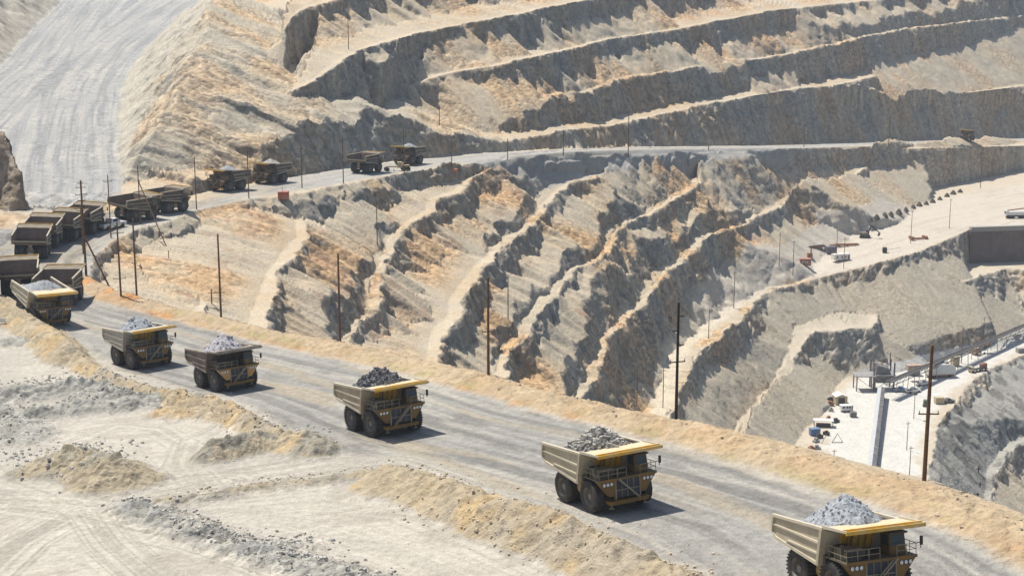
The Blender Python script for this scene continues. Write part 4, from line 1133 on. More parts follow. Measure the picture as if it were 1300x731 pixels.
M['yellow_shaded'] = mat('dusty_shaded_yellow_paint', (0.25, 0.13, 0.015), 0.6, dust=0.35, dustcol=(0.09, 0.07, 0.045))  # dusty yellow, darkened in colour for the shaded truck front
M['yellow_bright'] = mat('headboard_yellow', (0.78, 0.43, 0.02), 0.5, dust=0.08)
M['navyblack'] = mat('radiator_core', (0.022, 0.026, 0.04), 0.6, dust=0.1, dustcol=(0.1, 0.1, 0.11))
M['tanbox'] = mat('dusty_cabinet_paint', (0.17, 0.14, 0.09), 0.65, dust=0.3, dustcol=(0.2, 0.17, 0.12))
M['body_pale'] = mat('pale_body_rail', (0.52, 0.45, 0.33), 0.7, dust=0.4, dustcol=(0.58, 0.52, 0.41))  # paler steel colour for rails, ribs and posts
M['canopy_top'] = mat('canopy_plate', (0.60, 0.48, 0.27), 0.6, dust=0.5, dustcol=(0.55, 0.48, 0.36), bump=0.2)
M['edge'] = mat('canopy_edge_yellow', (0.72, 0.40, 0.03), 0.5, dust=0.18, dustcol=(0.66, 0.55, 0.35))
mat_rear = mat('brown_axle_cover', (0.16, 0.09, 0.055), 0.7, dust=0.3)
M['body_brown'] = mat('dark_brown_body', (0.10, 0.072, 0.05), 0.65, dust=0.3, dustcol=(0.22, 0.18, 0.14))
M['rail_brown'] = mat('brown_body_rail', (0.20, 0.16, 0.12), 0.65, dust=0.3, dustcol=(0.4, 0.35, 0.28))
M['orange_panel'] = mat('orange_yellow_panel', (0.55, 0.27, 0.04), 0.55, dust=0.25)

T_NEAR = make_truck('near')
T_FLIP = make_truck('flip')
T_FAR = make_truck('far')
M['far_body'] = mat('shaded_brown_body', (0.075, 0.06, 0.045), 0.75, dust=0.3, dustcol=(0.15, 0.12, 0.09))  # body colour darkened, shade of the far silhouettes painted in
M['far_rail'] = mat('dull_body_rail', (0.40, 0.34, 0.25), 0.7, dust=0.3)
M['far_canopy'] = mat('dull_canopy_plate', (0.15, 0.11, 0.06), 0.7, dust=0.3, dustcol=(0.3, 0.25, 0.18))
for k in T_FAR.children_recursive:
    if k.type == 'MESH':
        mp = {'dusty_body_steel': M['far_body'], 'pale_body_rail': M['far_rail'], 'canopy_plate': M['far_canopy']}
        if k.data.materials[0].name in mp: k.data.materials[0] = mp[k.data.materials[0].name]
def recolour(o, mp):
    for k in [o] + list(o.children_recursive):
        if k.type == 'MESH' and k.data.materials and k.data.materials[0].name in mp:
            k.data = k.data.copy(); k.data.materials[0] = mp[k.data.materials[0].name]

def place_truck(proto, px, py, head, label, group, z=None, first=False, lift=0.0, pos=None, scale=1.0):
    """(px,py) = where the middle of the truck meets the ground; head = compass of travel in degrees from +x"""
    o = proto if first else copy_tree(proto)
    p = pos or hit(px, py)
    a = rad(head)
    f = Vector((math.cos(a), math.sin(a)))
    q = [float(ground(p.x + f.x * d, p.y + f.y * d)) for d in (4.0, 3.0, 2.0, -2.0, -3.0, -4.0)]
    grade = math.atan((sum(q[:3]) - sum(q[3:])) / 3 / 6.0)
    s_ = Vector((-f.y, f.x))
    q2 = [float(ground(p.x + s_.x * d, p.y + s_.y * d)) for d in (3.0, -3.0)]
    roll = math.atan((q2[0] - q2[1]) / 6.0)
    o.location = (p.x, p.y, sum(q) / 6 + lift)
    Rm = Matrix.Rotation(a, 4, 'Z') @ Matrix.Rotation(-grade, 4, 'Y') @ Matrix.Rotation(max(-0.05, min(0.05, roll)), 4, 'X')
    o.rotation_euler = Rm.to_euler()
    o.scale = (scale,) * 3
    tag(o, label, 'haul truck', group)
    return o

# heaps of ore in the trays
def ore_heap(truck, colr_, label, hgt=2.6, lumpy=0.12, chunk=0, seed=1, shift=0.0, wx=3.6, col2=None, tone=None, csz=1.0):
    rs = np.random.RandomState(seed)
    nx, ny = 56, 46
    xs = np.linspace(-5.0, 3.9, nx); ys = np.linspace(-3.66, 3.66, ny)
    Xg, Yg = np.meshgrid(xs, ys, indexing='ij')
    cx, cy = 0.0 + shift, 0.0
    rr = np.sqrt(((Xg - cx) / wx) ** 2 + ((Yg - cy) / 3.5) ** 2)
    Zg = 5.35 + hgt * np.clip(1 - rr, -0.35, 1) ** 1 * 1.0
    Zg = 5.75 + np.where(rr < 1, hgt * (1 - rr) ** 0.9, (1 - rr) * 0.9)
    Zg = Zg + lumpy * (fbm(Xg * 1.3 + seed * 5, Yg * 1.3, 3, seed) * 2 + pn(Xg * 4 + seed, Yg * 4, seed + 2) * 0.8)
    floor = np.where(Xg < 1.9, 3.24 + (1.6 - Xg) * 0.143, 6.42 + 0.07 * (Xg - 1.9))
    Zg = np.where(Xg > 1.9, np.where(Zg > floor, Zg, floor - 0.25), np.maximum(Zg, floor + 0.05))
    vs = np.stack([Xg, Yg, Zg], -1).reshape(-1, 3).tolist()
    fs = [(i * ny + j, (i + 1) * ny + j, (i + 1) * ny + j + 1, i * ny + j + 1) for i in range(nx - 1) for j in range(ny - 1)]
    mb = MB(); mb.add(vs, fs)
    o = mb.build('ore_load', colr_, None, smooth=(chunk == 0))
    if chunk:
        cb = MB()
        for k in range(chunk):
            i, j = rs.randint(3, nx - 4), rs.randint(3, ny - 3)
            if rr[i, j] > 1.1: continue
            s = csz * rs.uniform(0.14, 0.5) * (1.25 - 0.5 * rr[i, j])
            c = Vector((Xg[i, j], Yg[i, j], Zg[i, j] + 0.1 * s))
            pts = []
            for dz in (-1, 1):
                for a in range(4):
                    t = a * math.pi / 2 + rs.uniform(-0.4, 0.4)
                    r_ = s * rs.uniform(0.6, 1.0) * (1.0 if dz < 0 else 0.75)
                    pts.append(c + Vector((r_ * math.cos(t), r_ * math.sin(t), dz * s * rs.uniform(0.35, 0.65))))
            cb.hexa(pts)
        ch = cb.build('boulders', col2 or colr_, o); ch['kind'] = 'stuff'
    o.matrix_world = truck.matrix_world
    o.location = truck.location; o.rotation_euler = truck.rotation_euler; o.scale = truck.scale
    tag(o, label, 'ore load', 'loads of ore in the haul truck bodies')
    return o
M['ore_grey'] = mat('grey_ore', (0.30, 0.31, 0.32), 0.95, scale=3.5, var=0.35, bump=0.8)
M['ore_blue'] = mat('blue_grey_ore', (0.33, 0.345, 0.36), 0.95, scale=3.5, var=0.35, bump=0.8)
M['ore_lilac'] = mat('lilac_grey_ore', (0.40, 0.385, 0.40), 0.95, scale=3.5, var=0.35, bump=0.8)
M['ore_dark'] = mat('dark_grey_ore', (0.19, 0.185, 0.185), 0.95, scale=2.5, var=0.5, bump=0.8)
M['ore_pale'] = mat('pale_broken_ore', (0.36, 0.34, 0.30), 0.95, scale=2.0, var=0.5, bump=0.6)

GL = 'loaded haul trucks coming up the near haul road'
GF = 'haul trucks queued and driving on the far haul road'
GE = 'empty haul trucks driving away at the left'
def hd(p1, p2):
    return math.degrees(math.atan2(p2.y - p1.y, p2.x - p1.x))
HEAD = {5: -69, 4: -62, 3: -57, 2: -53, 1: -50}
P5 = hit(1076, 749); P4 = hit(766, 637); P3 = hit(487, 545); P2 = hit(287, 490); P1 = hit(180, 462)
print('trucks', P5, P4, P3, P2, P1, hd(P4, P5), hd(P3, P4), hd(P2, P3), hd(P1, P2))
t5 = place_truck(T_NEAR, 0, 0, HEAD[5], 'largest loaded dump truck at the bottom right corner, heaped with smooth blue grey ore', GL, first=True, pos=P5, scale=0.91)
t4 = place_truck(T_FLIP, 0, 0, HEAD[4], 'second loaded dump truck from the right, heaped with coarse pale broken rock', GL, first=True, pos=P4, scale=0.94)
t3 = place_truck(T_NEAR, 0, 0, HEAD[3], 'loaded dump truck in mid road left of centre, heaped with dark angular rock', GL, pos=P3, scale=0.96)
t2 = place_truck(T_NEAR, 0, 0, HEAD[2], 'dark brown bodied dump truck with orange front panels and a lilac grey ore heap', GL, pos=P2, scale=0.93)
t1 = place_truck(T_NEAR, 0, 0, HEAD[1], 'dusty yellow dump truck with a small bluish heap, just behind the dark brown one', GL, pos=P1, scale=0.97)
recolour(t2, {'dusty_body_steel': M['body_brown'], 'pale_body_rail': M['rail_brown'], 'canopy_plate': M['rail_brown'], 'canopy_edge_yellow': M['rail_brown'], 'headboard_yellow': M['body_brown'],
              'yellow_paint': M['body_brown'], 'dusty_cabinet_paint': M['body_brown']})
for k in list(t2.children_recursive):
    if k.name.startswith('fender'): k.data = k.data.copy(); k.data.materials[0] = M['orange_panel']
M['body_grey'] = mat('grey_dusty_body_steel', (0.34, 0.31, 0.25), 0.8, dust=0.6, dustcol=(0.42, 0.39, 0.33), bump=0.3)
M['canopy_grey'] = mat('dust_covered_canopy', (0.50, 0.45, 0.35), 0.75, dust=0.6, dustcol=(0.46, 0.42, 0.35), bump=0.3)
M['body_rusty'] = mat('scraped_rusty_body_steel', (0.36, 0.27, 0.17), 0.75, dust=0.45, dustcol=(0.46, 0.39, 0.28), scale=0.8, var=0.3, bump=0.3)
recolour(t1, {'dusty_body_steel': M['body_grey'], 'canopy_plate': M['canopy_grey']})
recolour(t3, {'dusty_body_steel': M['body_rusty']})
bpy.context.view_layer.update()
ore_heap(t5, M['ore_blue'], 'smooth rounded heap of fine blue grey ore on the truck at the bottom right corner', 3.0, 0.20, 260, 3, 0.0, 4.2, csz=0.45)
ore_heap(t4, M['ore_pale'], 'heap of coarse broken pale boulders on the second truck from the right', 2.3, 0.3, 900, 5, -0.3, 3.9)
ore_heap(t3, M['ore_dark'], 'rough dark grey heap of angular rock on the truck left of centre', 2.6, 0.4, 420, 7, -0.2, 3.7)
ore_heap(t2, M['ore_lilac'], 'broad lilac grey heap on the dark brown truck', 3.1, 0.15, 60, 9, 0.4, 4.1)
ore_heap(t1, M['ore_blue'], 'small bluish heap on the dusty yellow truck behind the dark brown one', 2.5, 0.15, 60, 11, -0.3, 3.6)

def vonp(px, py):
    q = onp(px, py); return Vector(q)
first = True
FAR = [
    # px, py, heading, proto, label, group, load
    (55, 410, -50, T_NEAR, 'loaded dump truck half hidden behind the sandy bank at the left edge', GL, 'ore_grey'),
    (26, 371, 106, T_FAR, 'empty dump truck seen squarely from behind at the left edge, broad tray with pale lip', GE, None),
    (78, 384, 93, T_FAR, 'empty dump truck with its right side showing, just left of the tall pole', GE, None),
    (-30, 385, 108, T_FAR, 'empty dump truck cut off by the left edge of the view', GE, None),
    (42, 326, 100, T_FAR, 'empty dump truck with bright tray rim, nearer one of the close pair at far left', GE, None),
    (57, 313, 96, T_FAR, 'empty dump truck just beyond the pale rimmed one, rear one of that close pair', GE, None),
    (84, 303, 88, T_FAR, 'empty dump truck with a wide brown tray left of the twin crossarm pole', GE, None),
    (108, 294, 84, T_FAR, 'empty dump truck partly hidden by the pole with many crossarms', GE, None),
    (172, 279, 52, T_FAR, 'empty dump truck on the bend seen side on, left of the slanting timber', GE, None),
    (213, 269, 55, T_FAR, 'empty dump truck driving just ahead of the one on the bend, crossed by no pole', GE, None),
    (290, 241.5, -122, T_FAR, 'dark fronted loaded dump truck, left one of the two oncoming side by side', GF, 'ore_grey'),
    (344, 232, -120, T_FAR, 'oncoming loaded dump truck with a bright yellow canopy edge on the far road', GF, 'ore_pale'),
    (465, 219, 60, T_FAR, 'empty dump truck driving away up the far road, pale tray rim', GF, None),
    (519, 208.5, -118, T_FAR, 'oncoming dump truck with dark canopy beside the small motor grader', GF, 'ore_grey'),
    (1228, 178, -122, T_FAR, 'lone tiny dark dump truck far away on the upper road at right', GF, None),
]
for k, (px, py, h_, pr, lb, gp, load) in enumerate(FAR):
    fst = pr is T_FAR and first
    if fst: first = False
    pos = vonp(px, py) if px < 240 else hit(px, py)
    t = place_truck(pr, 0, 0, h_, lb, gp, pos=pos, first=fst)
    if k in (12,): pass
    bpy.context.view_layer.update()
    if load:
        ore_heap(t, M[load], {0: 'pale grey ore heap on the truck half hidden by the bank', 10: 'low grey ore heap on the dark fronted truck of the far road', 11: 'pale ore heap on the truck with the bright yellow canopy edge', 13: 'grey ore heap on the truck beside the motor grader'}[k], 2.0, 0.15, 0, 20 + k, 0, 3.8)
M['brown'] = mat('dark_brown_machine_paint', (0.085, 0.06, 0.04), 0.7, dust=0.25)
M['pink'] = mat('dusty_pink_sheet', (0.42, 0.28, 0.21), 0.8, dust=0.4)
M['dullorange'] = mat('dull_orange_paint', (0.38, 0.19, 0.08), 0.7, dust=0.35)
M['brick'] = mat('faded_red_paint', (0.40, 0.12, 0.065), 0.65, dust=0.3)
# ------------------------------------------------------------------ wooden power poles
def pole_from(px, pyb, pyt, r=0.22, arms=(), m='wood', base=None):
    """arms: list of (fraction from the top in metres, half length, yaw degrees)"""
    b = base or hit(px, pyb)
    a = k_of(pyt); e = (SP + a * CP) / (CP - a * SP)
    h = -e * b.y - b.z
    return b, h
def make_pole(px, pyb, pyt, label, arms=((1.2, 1.3),), r=0.19, m='wood', base=None, group='wooden utility poles', yaw=20.0, lamp=False):
    b, h = pole_from(px, pyb, pyt, base=base)
    root = empty('utility_pole', b, 0, label, 'utility pole', group)
    MB().tube((0, 0, -1.0), (0, 0, h), r * 1.15, r * 0.8, 10).build('shaft', M[m], root, smooth=True)
    c, s = math.cos(rad(yaw)), math.sin(rad(yaw))
    for ar_ in arms:
        dz, hl = ar_[:2]; sd = ar_[2] if len(ar_) > 2 else 0
        z = h - dz
        l0, l1 = (-hl if sd <= 0 else 0.0), (hl if sd >= 0 else 0.0)
        am = MB().bar((c * l0, s * l0 - r, z), (c * l1, s * l1 - r, z), 0.11, 0.13)
        am = am.build('crossarm', M[m], root)
        for f in ((-0.9, 0.9) if sd == 0 else (0.85 * sd,)):
            MB().tube((c * hl * f, s * hl * f - r, z + 0.08), (c * hl * f, s * hl * f - r, z + 0.36), 0.06, 0.04, 6).build('insulator', M['ins'], am)
    return root, b, h
def nearb(px, py, dz=0.0):
    q = onp(px, py, dz); return Vector((q[0], q[1], float(ground(q[0], q[1]))))
NG = 'tall poles on the edge of the near haul road'
make_pole(107, 357, 229, 'thick brown pole with many crossarms at the left bend, diagonal timber leaning beside it', [(0.6, 0.6), (1.5, 1.0), (3.0, 1.3), (4.3, 0.8), (6.0, 1.6), (7.2, 0.7), (14, 0.6)], 0.24, base=nearb(110, 358), group=NG)
make_pole(104.5, 320, 262, 'shorter pole standing right behind the many armed one', [(1.0, 0.9)], 0.2, base=nearb(106, 322), group=NG)
make_pole(153, 383, 282, 'first pole right of the diagonal timber, two crossarms', [(2.2, 1.3), (11.5, 1.3)], 0.19, base=nearb(154, 384), group=NG)
make_pole(172.5, 383, 278, 'second pole right of the diagonal timber, bare top', [(9.0, 0.5)], 0.19, base=nearb(174, 383), group=NG)
make_pole(280, 410, 297, 'lone pole beside the dark scalloped rock face, one low crossarm', [(11.2, 0.9)], 0.19, base=nearb(281, 410), group=NG)
make_pole(431, 443, 322, 'pole behind the third truck from the right, one crossarm half way up', [(7.6, 0.9)], 0.19, base=nearb(432, 443), group=NG)
make_pole(620, 485, 352, 'pole between the two middle loaded trucks with one low crossarm', [(3.0, 0.5, 1), (8.0, 1.0)], 0.19, base=nearb(620, 485), group=NG)
make_pole(858.5, 540, 384, 'black tarred pole with short side arms, just right of the middle truck', [(1.7, 0.8, 1), (3.5, 0.8, -1), (5.3, 0.8, 1), (7.4, 1.05)], 0.18, 'wood_dark', base=nearb(858, 540), group=NG)
make_pole(1174, 613, 438, 'tallest orange brown pole at the right standing before the white pit floor', [(7.1, 1.05)], 0.21, base=nearb(1173, 613), group=NG, yaw=0)
FG = 'thin poles along the far haul road'
for px, yb, yt, lb in [
    (141, 302, 222, 'thin pole with two arms left of the truck on the bend'),
    (178.5, 285, 210, 'thin pole in front of the truck on the bend'),
    (249.5, 266, 199, 'thin pole between the two empty trucks on the bend and the oncoming pair'),
    (316, 252, 186, 'thin pole between the two oncoming trucks'),
    (383.5, 239, 182, 'thin pole right of the truck with the yellow canopy edge'),
    (436, 233, 172, 'thin pole left of the pale rimmed far truck'),
    (513, 220, 162, 'thin pole behind the motor grader'),
    (573.5, 213, 180, 'short thin pole beside the small orange box'),
    (644.5, 203, 176, 'far road pole where the road narrows, left of centre'),
    (715, 197, 166, 'far road pole just below the lowest upper bench'),
    (797.5, 197, 141, 'taller far road pole below the bend of the pale bench'),
    (899.5, 191, 183, 'stub of a pole on the far road right of centre'),
    (1020.5, 187, 160, 'far pole at the fork where the pale path leaves the road'),
    (1128, 186, 147, 'far pole below the long pale path at right'),
    (1244.5, 239, 202, 'faint pole on the dark wall under the lone far truck')]:
    make_pole(px, yb, yt, lb, [(1.6, 1.1)] if px < 1000 else [(1.2, 0.9)], 0.15 if px < 700 else 0.2, 'wood', group=FG, base=(nearb(px, yb) if px < 200 else None))
BG = 'poles on the middle pit bench'
for px, yb, yt, lb in [
    (1205, 290, 252, 'pole on the wide pale pad left of the parked white machine'),
    (1156, 309, 267, 'pole on the wide pad beside the rusty scrap'),
    (1061.5, 332, 291, 'pole behind the white trailer on the pad'),
    (1071, 341, 301, 'pole in front of the white trailer on the pad'),
    (1006.5, 349, 305, 'pole with a crossarm left of the red container'),
    (989, 339, 295, 'pole on the slope left of the red container pad'),
    (931.5, 392, 344, 'pole beside the pale access road at its upper bend'),
    (899.5, 429, 391, 'short pole where the access road widens'),
    (841.5, 519, 467, 'slim pole on the pale access road, left of the black pole'),
    (808.5, 517, 467, 'slim pole on red brown scree left of the access road'),
    (645, 408, 348, 'slim pole standing on debris among the middle benches'),
    (479, 312, 256, 'slim pole rising from the red earth patch'),
    (269, 389, 367, 'short post left of the lone pole by the rock face'),
    (442.5, 63, 20, 'slim pole on the highest pale bench at top left'),
    (558, 158, 134, 'short pole on the upper bench above the far road')]:
    make_pole(px, yb, yt, lb, [(0.9, 0.8)], 0.15, 'wood', group=BG)
PG = 'poles around the pit floor plant'
for px, yb, yt, lb in [
    (1151, 571, 535, 'nearer left pole of the two beside the white floor edge'),
    (1154.5, 603, 566, 'lowest pole on the white floor edge, crossarm on top'),
    (1160, 531, 499, 'pole with a dark box at its top beside the pit floor'),
    (1058.5, 585, 570, 'tiny pole near the bottom of the white floor'),
    (1247.5, 437, 402, 'right pole behind the long conveyor belt'),
    (1220, 461, 415, 'left pole in front of the long conveyor belt')]:
    r_, b_, h_ = make_pole(px, yb, yt, lb, [(0.7, 0.9)], 0.14, 'wood', group=PG)
    if px == 1160:
        MB().box(-0.8, 0.8, -0.5, 0.5, h_ - 0.6, h_ + 0.7).build('transformer_box', M['darkgrey'], r_)
SG = 'marker stakes on the narrow path at lower right'
for k, (px, yb, yt, lb) in enumerate([(1242, 602, 590, 'upper stake on the narrow pale path'), (1244, 619, 611, 'middle stake on the narrow pale path'), (1241, 632, 624, 'lower stake on the narrow pale path')]):
    b = hit(px, yb)
    o = MB().box(-0.18, 0.18, -0.18, 0.18, -0.5, (yb - yt) * b.y / F).box(-0.8, 0.8, -0.1, 0.1, (yb - yt) * b.y / F * 0.6, (yb - yt) * b.y / F * 0.72).build('marker_stake', M['dark']); o.location = b; tag(o, lb, 'stake', SG)
# leaning timbers (braces)
def timber(p1, p2, r, label):
    o = MB().tube((0, 0, 0), p2 - p1, r, r * 0.9, 8).build('leaning_timber', M['wood'], None, smooth=True)
    o.location = p1; tag(o, label, 'timber', 'leaning timbers by the left bend'); return o
b1 = nearb(148, 363)
top = nearb(107, 357) + Vector((0.3, 0, 9.6))
timber(b1, top, 0.2, 'long diagonal timber propped against the many armed pole')
b2 = nearb(211, 294); t2_ = nearb(179, 285) + Vector((0, 0, 11.2))
timber(b2, t2_, 0.16, 'diagonal timber leaning on the thin pole by the truck on the bend')
MB_ = MB().tube((0, 0, -0.3), (0, 0, 1.8), 0.1, 0.1, 8).build('short_post', M['wood']); MB_.location = nearb(213, 303); tag(MB_, 'short post at the foot of the leaning timber on the bend', 'post')

# ------------------------------------------------------------------ small vehicles and boxes
def wheelset(root, xs, w, r, m='tyre', name='wheel', n=14):
    for x in xs:
        for s in (1, -1):
            o = MB().tube((0, -0.14, 0), (0, 0.14, 0), r, r, n).build(name, M[m], root); o.location = (x, s * w, r)
def pickup(px, py, head, paint, label, s=1.0, b=None, group=None):
    b = b or hit(px, py)
    o = empty('pickup_truck', b, rad(head), label, 'pickup', group)
    MB().prism([(-2.7, 0.5), (2.7, 0.5), (2.75, 1.0), (1.3, 1.12), (-2.7, 1.12)], -0.95, 0.95).build('body', paint, o, bevel=0.06)
    cb = MB().hexa([(-0.7, -0.9, 1.1), (1.3, -0.9, 1.1), (1.3, 0.9, 1.1), (-0.7, 0.9, 1.1), (-0.5, -0.75, 1.8), (0.7, -0.75, 1.8), (0.7, 0.75, 1.8), (-0.5, 0.75, 1.8)]).build('cab', paint, o)
    MB().hexa([(0.76, -0.72, 1.15), (1.33, -0.8, 1.12), (1.33, 0.8, 1.12), (0.76, 0.72, 1.15), (0.7, -0.66, 1.72), (0.76, -0.66, 1.74), (0.76, 0.66, 1.74), (0.7, 0.66, 1.72)]).build('windscreen', M['glass'], cb)
    for s_ in (1, -1): MB().box(-0.4, 0.65, min(s_ * 0.8, s_ * 0.87), max(s_ * 0.8, s_ * 0.87), 1.2, 1.68).build('side_window', M['glass'], cb)
    MB().box(-2.5, -0.8, -0.75, 0.75, 1.123, 1.14).build('load_bed', M['dark'], o)
    wheelset(o, (-1.7, 1.75), 0.82, 0.4)
    o.scale = (s,) * 3
    return o
pickup(142, 291, 60, M['white'], 'small pale pickup with dark windows on the road at the left bend', 1.5, nearb(142, 290))
def motor_grader(b, head):
    o = empty('motor_grader', b, rad(head), 'small motor grader at the roadside in front of the far dark truck', 'motor grader')
    MB().box(-3.6, -0.9, -0.7, 0.7, 1.0, 2.0).build('engine_hood', M['yellow'], o, bevel=0.08)
    cb = MB().box(-0.9, 0.6, -0.8, 0.8, 1.1, 3.1).build('cab', M['tan'], o)
    MB().box(0.603, 0.63, -0.65, 0.65, 1.9, 2.9).build('windscreen', M['glass'], cb)
    MB().bar((0.4, 0, 1.4), (4.6, 0, 1.6), 0.35).build('frame_beam', M['yellow'], o)
    MB().bar((1.6, -1.9, 0.45), (2.4, 1.9, 0.45), 0.12, 0.65).build('blade', M['grey'], o)
    for x in (-3.0, -1.5): 
        for s in (1, -1):
            w = MB().tube((0, -0.2, 0), (0, 0.2, 0), 0.75, 0.75, 14).build('wheel', M['tyre'], o); w.location = (x, s * 0.95, 0.75)
    for s in (1, -1):
        w = MB().tube((0, -0.2, 0), (0, 0.2, 0), 0.75, 0.75, 14).build('wheel', M['tyre'], o); w.location = (4.5, s * 0.95, 0.75)
    return o
motor_grader(hit(507, 217), 200)
def container(px, py, size, head, paint, label, cat='container', name='shipping_container', ribs=True, b=None, dark_end=False):
    b = b or hit(px, py)
    o = empty(name, b, rad(head), label, cat)
    L, Wd, H = size
    bd = MB().box(-L / 2, L / 2, -Wd / 2, Wd / 2, 0.1, H).build('body', paint, o)
    if ribs:
        n = max(3, int(L / 0.6))
        for k in range(n):
            x = -L / 2 + (k + 0.5) * L / n
            for s in (1, -1):
                MB().box(x - 0.08, x + 0.08, *sorted((s * Wd / 2, s * (Wd / 2 + 0.06))), 0.2, H - 0.1).build('side_rib', paint, bd)
    MB().box(-L / 2 - 0.06, L / 2 + 0.06, -Wd / 2 - 0.06, Wd / 2 + 0.06, H, H + 0.1).build('roof', paint, o)
    MB().box(L / 2 + 0.002, L / 2 + 0.05, -Wd * 0.35, Wd * 0.35, 0.3, H - 0.2).build('door', M['dark'] if dark_end else paint, o)
    return o
container(360, 253, (2.8, 2.2, 2.2), -10, M['red'], 'red box with a small aerial at the roadside under the yellow edged truck', 'box', 'roadside_box')
o = bpy.context.scene.objects['roadside_box']; MB().tube((-0.3, 0, 2.2), (-0.3, 0, 4.0), 0.05, 0.05, 6).build('aerial', M['dark'], o)
container(576, 220, (2.6, 1.6, 1.0), 15, M['orange'], 'little orange box by the short pole on the far road', 'box', 'roadside_box')
container(1022, 337, (5.2, 3.0, 3.2), -5, M['brick'], 'red orange container with white lettering patches on the middle pad', dark_end=True)
o = bpy.context.scene.objects['shipping_container']
for x in (-1.2, 0.0, 0.9): MB().box(x - 0.3, x + 0.3, -1.70, -1.665, 1.5, 2.2).build('sign_patch', M['white'], o)
def trailer(px, py, L, Wd, H, head, paint, label, b=None):
    b = b or hit(px, py)
    o = empty('site_trailer', b, rad(head), label, 'trailer')
    bd = MB().box(-L / 2, L / 2, -Wd / 2, Wd / 2, 0.7, H).build('body', paint, o)
    MB().box(-L / 2 - 0.1, L / 2 + 0.1, -Wd / 2 - 0.1, Wd / 2 + 0.1, H, H + 0.12).build('roof', M['white'], o)
    for x in (-L * 0.3, 0.0, L * 0.22): MB().box(x - 0.4, x + 0.4, -Wd / 2 - 0.04, -Wd / 2 - 0.002, 1.6, 2.4).build('window', M['glass'], bd)
    MB().box(L * 0.38, L * 0.46, -Wd / 2 - 0.05, -Wd / 2 - 0.002, 0.8, 2.8).build('door', M['dark'], bd)
    wheelset(o, (-L * 0.2, L * 0.2), Wd * 0.4, 0.4)
    return o
trailer(1067, 331, 8.5, 3.0, 3.3, 18, M['white'], 'long white site trailer with a dark door on the middle pad')
container(1054, 322, (5.0, 2.8, 3.4), 15, M['navy'], 'dark violet blue container just behind the white trailer', ribs=True)
# heap of pipes and frames behind the trailer
pg = empty('pipe_rack', hit(1070, 313), rad(8), 'rusty rack of pipes and beams behind the blue container', 'pipe rack')
for k in range(7): MB().tube((-8, -1.5 + k * 0.5, 0.9 + 0.25 * (k % 2)), (8, -1.2 + k * 0.45, 0.9 + 0.25 * (k % 2)), 0.18, 0.18, 6).build('pipe', M['rust'], pg)
for x in (-6, -2, 2, 6): MB().box(x - 0.15, x + 0.15, -2, 2, 0, 0.75).build('support', M['rust'], pg)
pg2 = empty('pipe_rack', hit(1036, 314), rad(12), 'low dark rack of steel right of the pole and above the red container', 'pipe rack')
for k in range(4): MB().bar((-4.5, -1.5 + k * 0.9, 0.6), (4.5, -1.2 + k * 0.9, 0.6), 0.35).build('beam', M['dark'], pg2)
MB().box(-4, 3.5, -1.8, 1.9, 0, 0.45).build('support', M['rust'], pg2)
o = empty('winch_engine', hit(1028, 327), 0, 'rusty engine block with a stack behind the red container', 'engine')
MB().box(-1.2, 1.2, -0.9, 0.9, 0.0, 2.2).build('engine_block', M['rust'], o, bevel=0.1); MB().tube((0.5, 0, 2.2), (0.5, 0, 4.6), 0.3, 0.3, 8).build('stack', M['rust'], o)
# tracked excavator
def excavator(b, head):
    o = empty('excavator', b, rad(head), 'dark brown excavator with raised boom on the middle pad', 'excavator')
    for s in (1, -1):
        t = MB().prism([(-2.6, 0.3), (-2.2, 0.0), (2.2, 0.0), (2.6, 0.3), (2.6, 0.8), (2.2, 1.1), (-2.2, 1.1), (-2.6, 0.8)], *sorted((s * 1.1, s * 1.8))).build('track', M['dark'], o)
    MB().box(-2.6, 1.6, -1.5, 1.5, 1.25, 2.8).build('engine_house', M['brown'], o, bevel=0.1)
    MB().tube((0, 0, 1.0), (0, 0, 1.3), 1.0, 1.0, 14).build('slew_ring', M['dark'], o)
    cb = MB().box(0.3, 1.9, 0.3, 1.5, 1.3, 3.6).build('cab', M['dark'], o); MB().box(1.903, 1.93, 0.4, 1.4, 2.2, 3.4).build('windscreen', M['glass'], cb)
    MB().prism([(1.2, 2.2), (1.6, 2.0), (3.2, 6.4), (2.7, 6.7)], -0.5, -0.1).build('boom', M['dark'], o)
    MB().prism([(2.6, 6.2), (3.2, 6.8), (7.2, 3.2), (6.9, 2.9)], -0.45, -0.15).build('stick', M['dark'], o)
    MB().prism([(6.7, 3.1), (7.4, 3.3), (7.5, 1.9), (6.8, 1.2), (6.1, 1.8)], -0.9, 0.3).build('bucket', M['brown'], o)
    MB().tube((1.4, -0.3, 2.6), (2.3, -0.3, 4.6), 0.12, 0.12, 6).build('ram', M['grey'], o)
    return o
excavator(hit(1098, 302), -20)
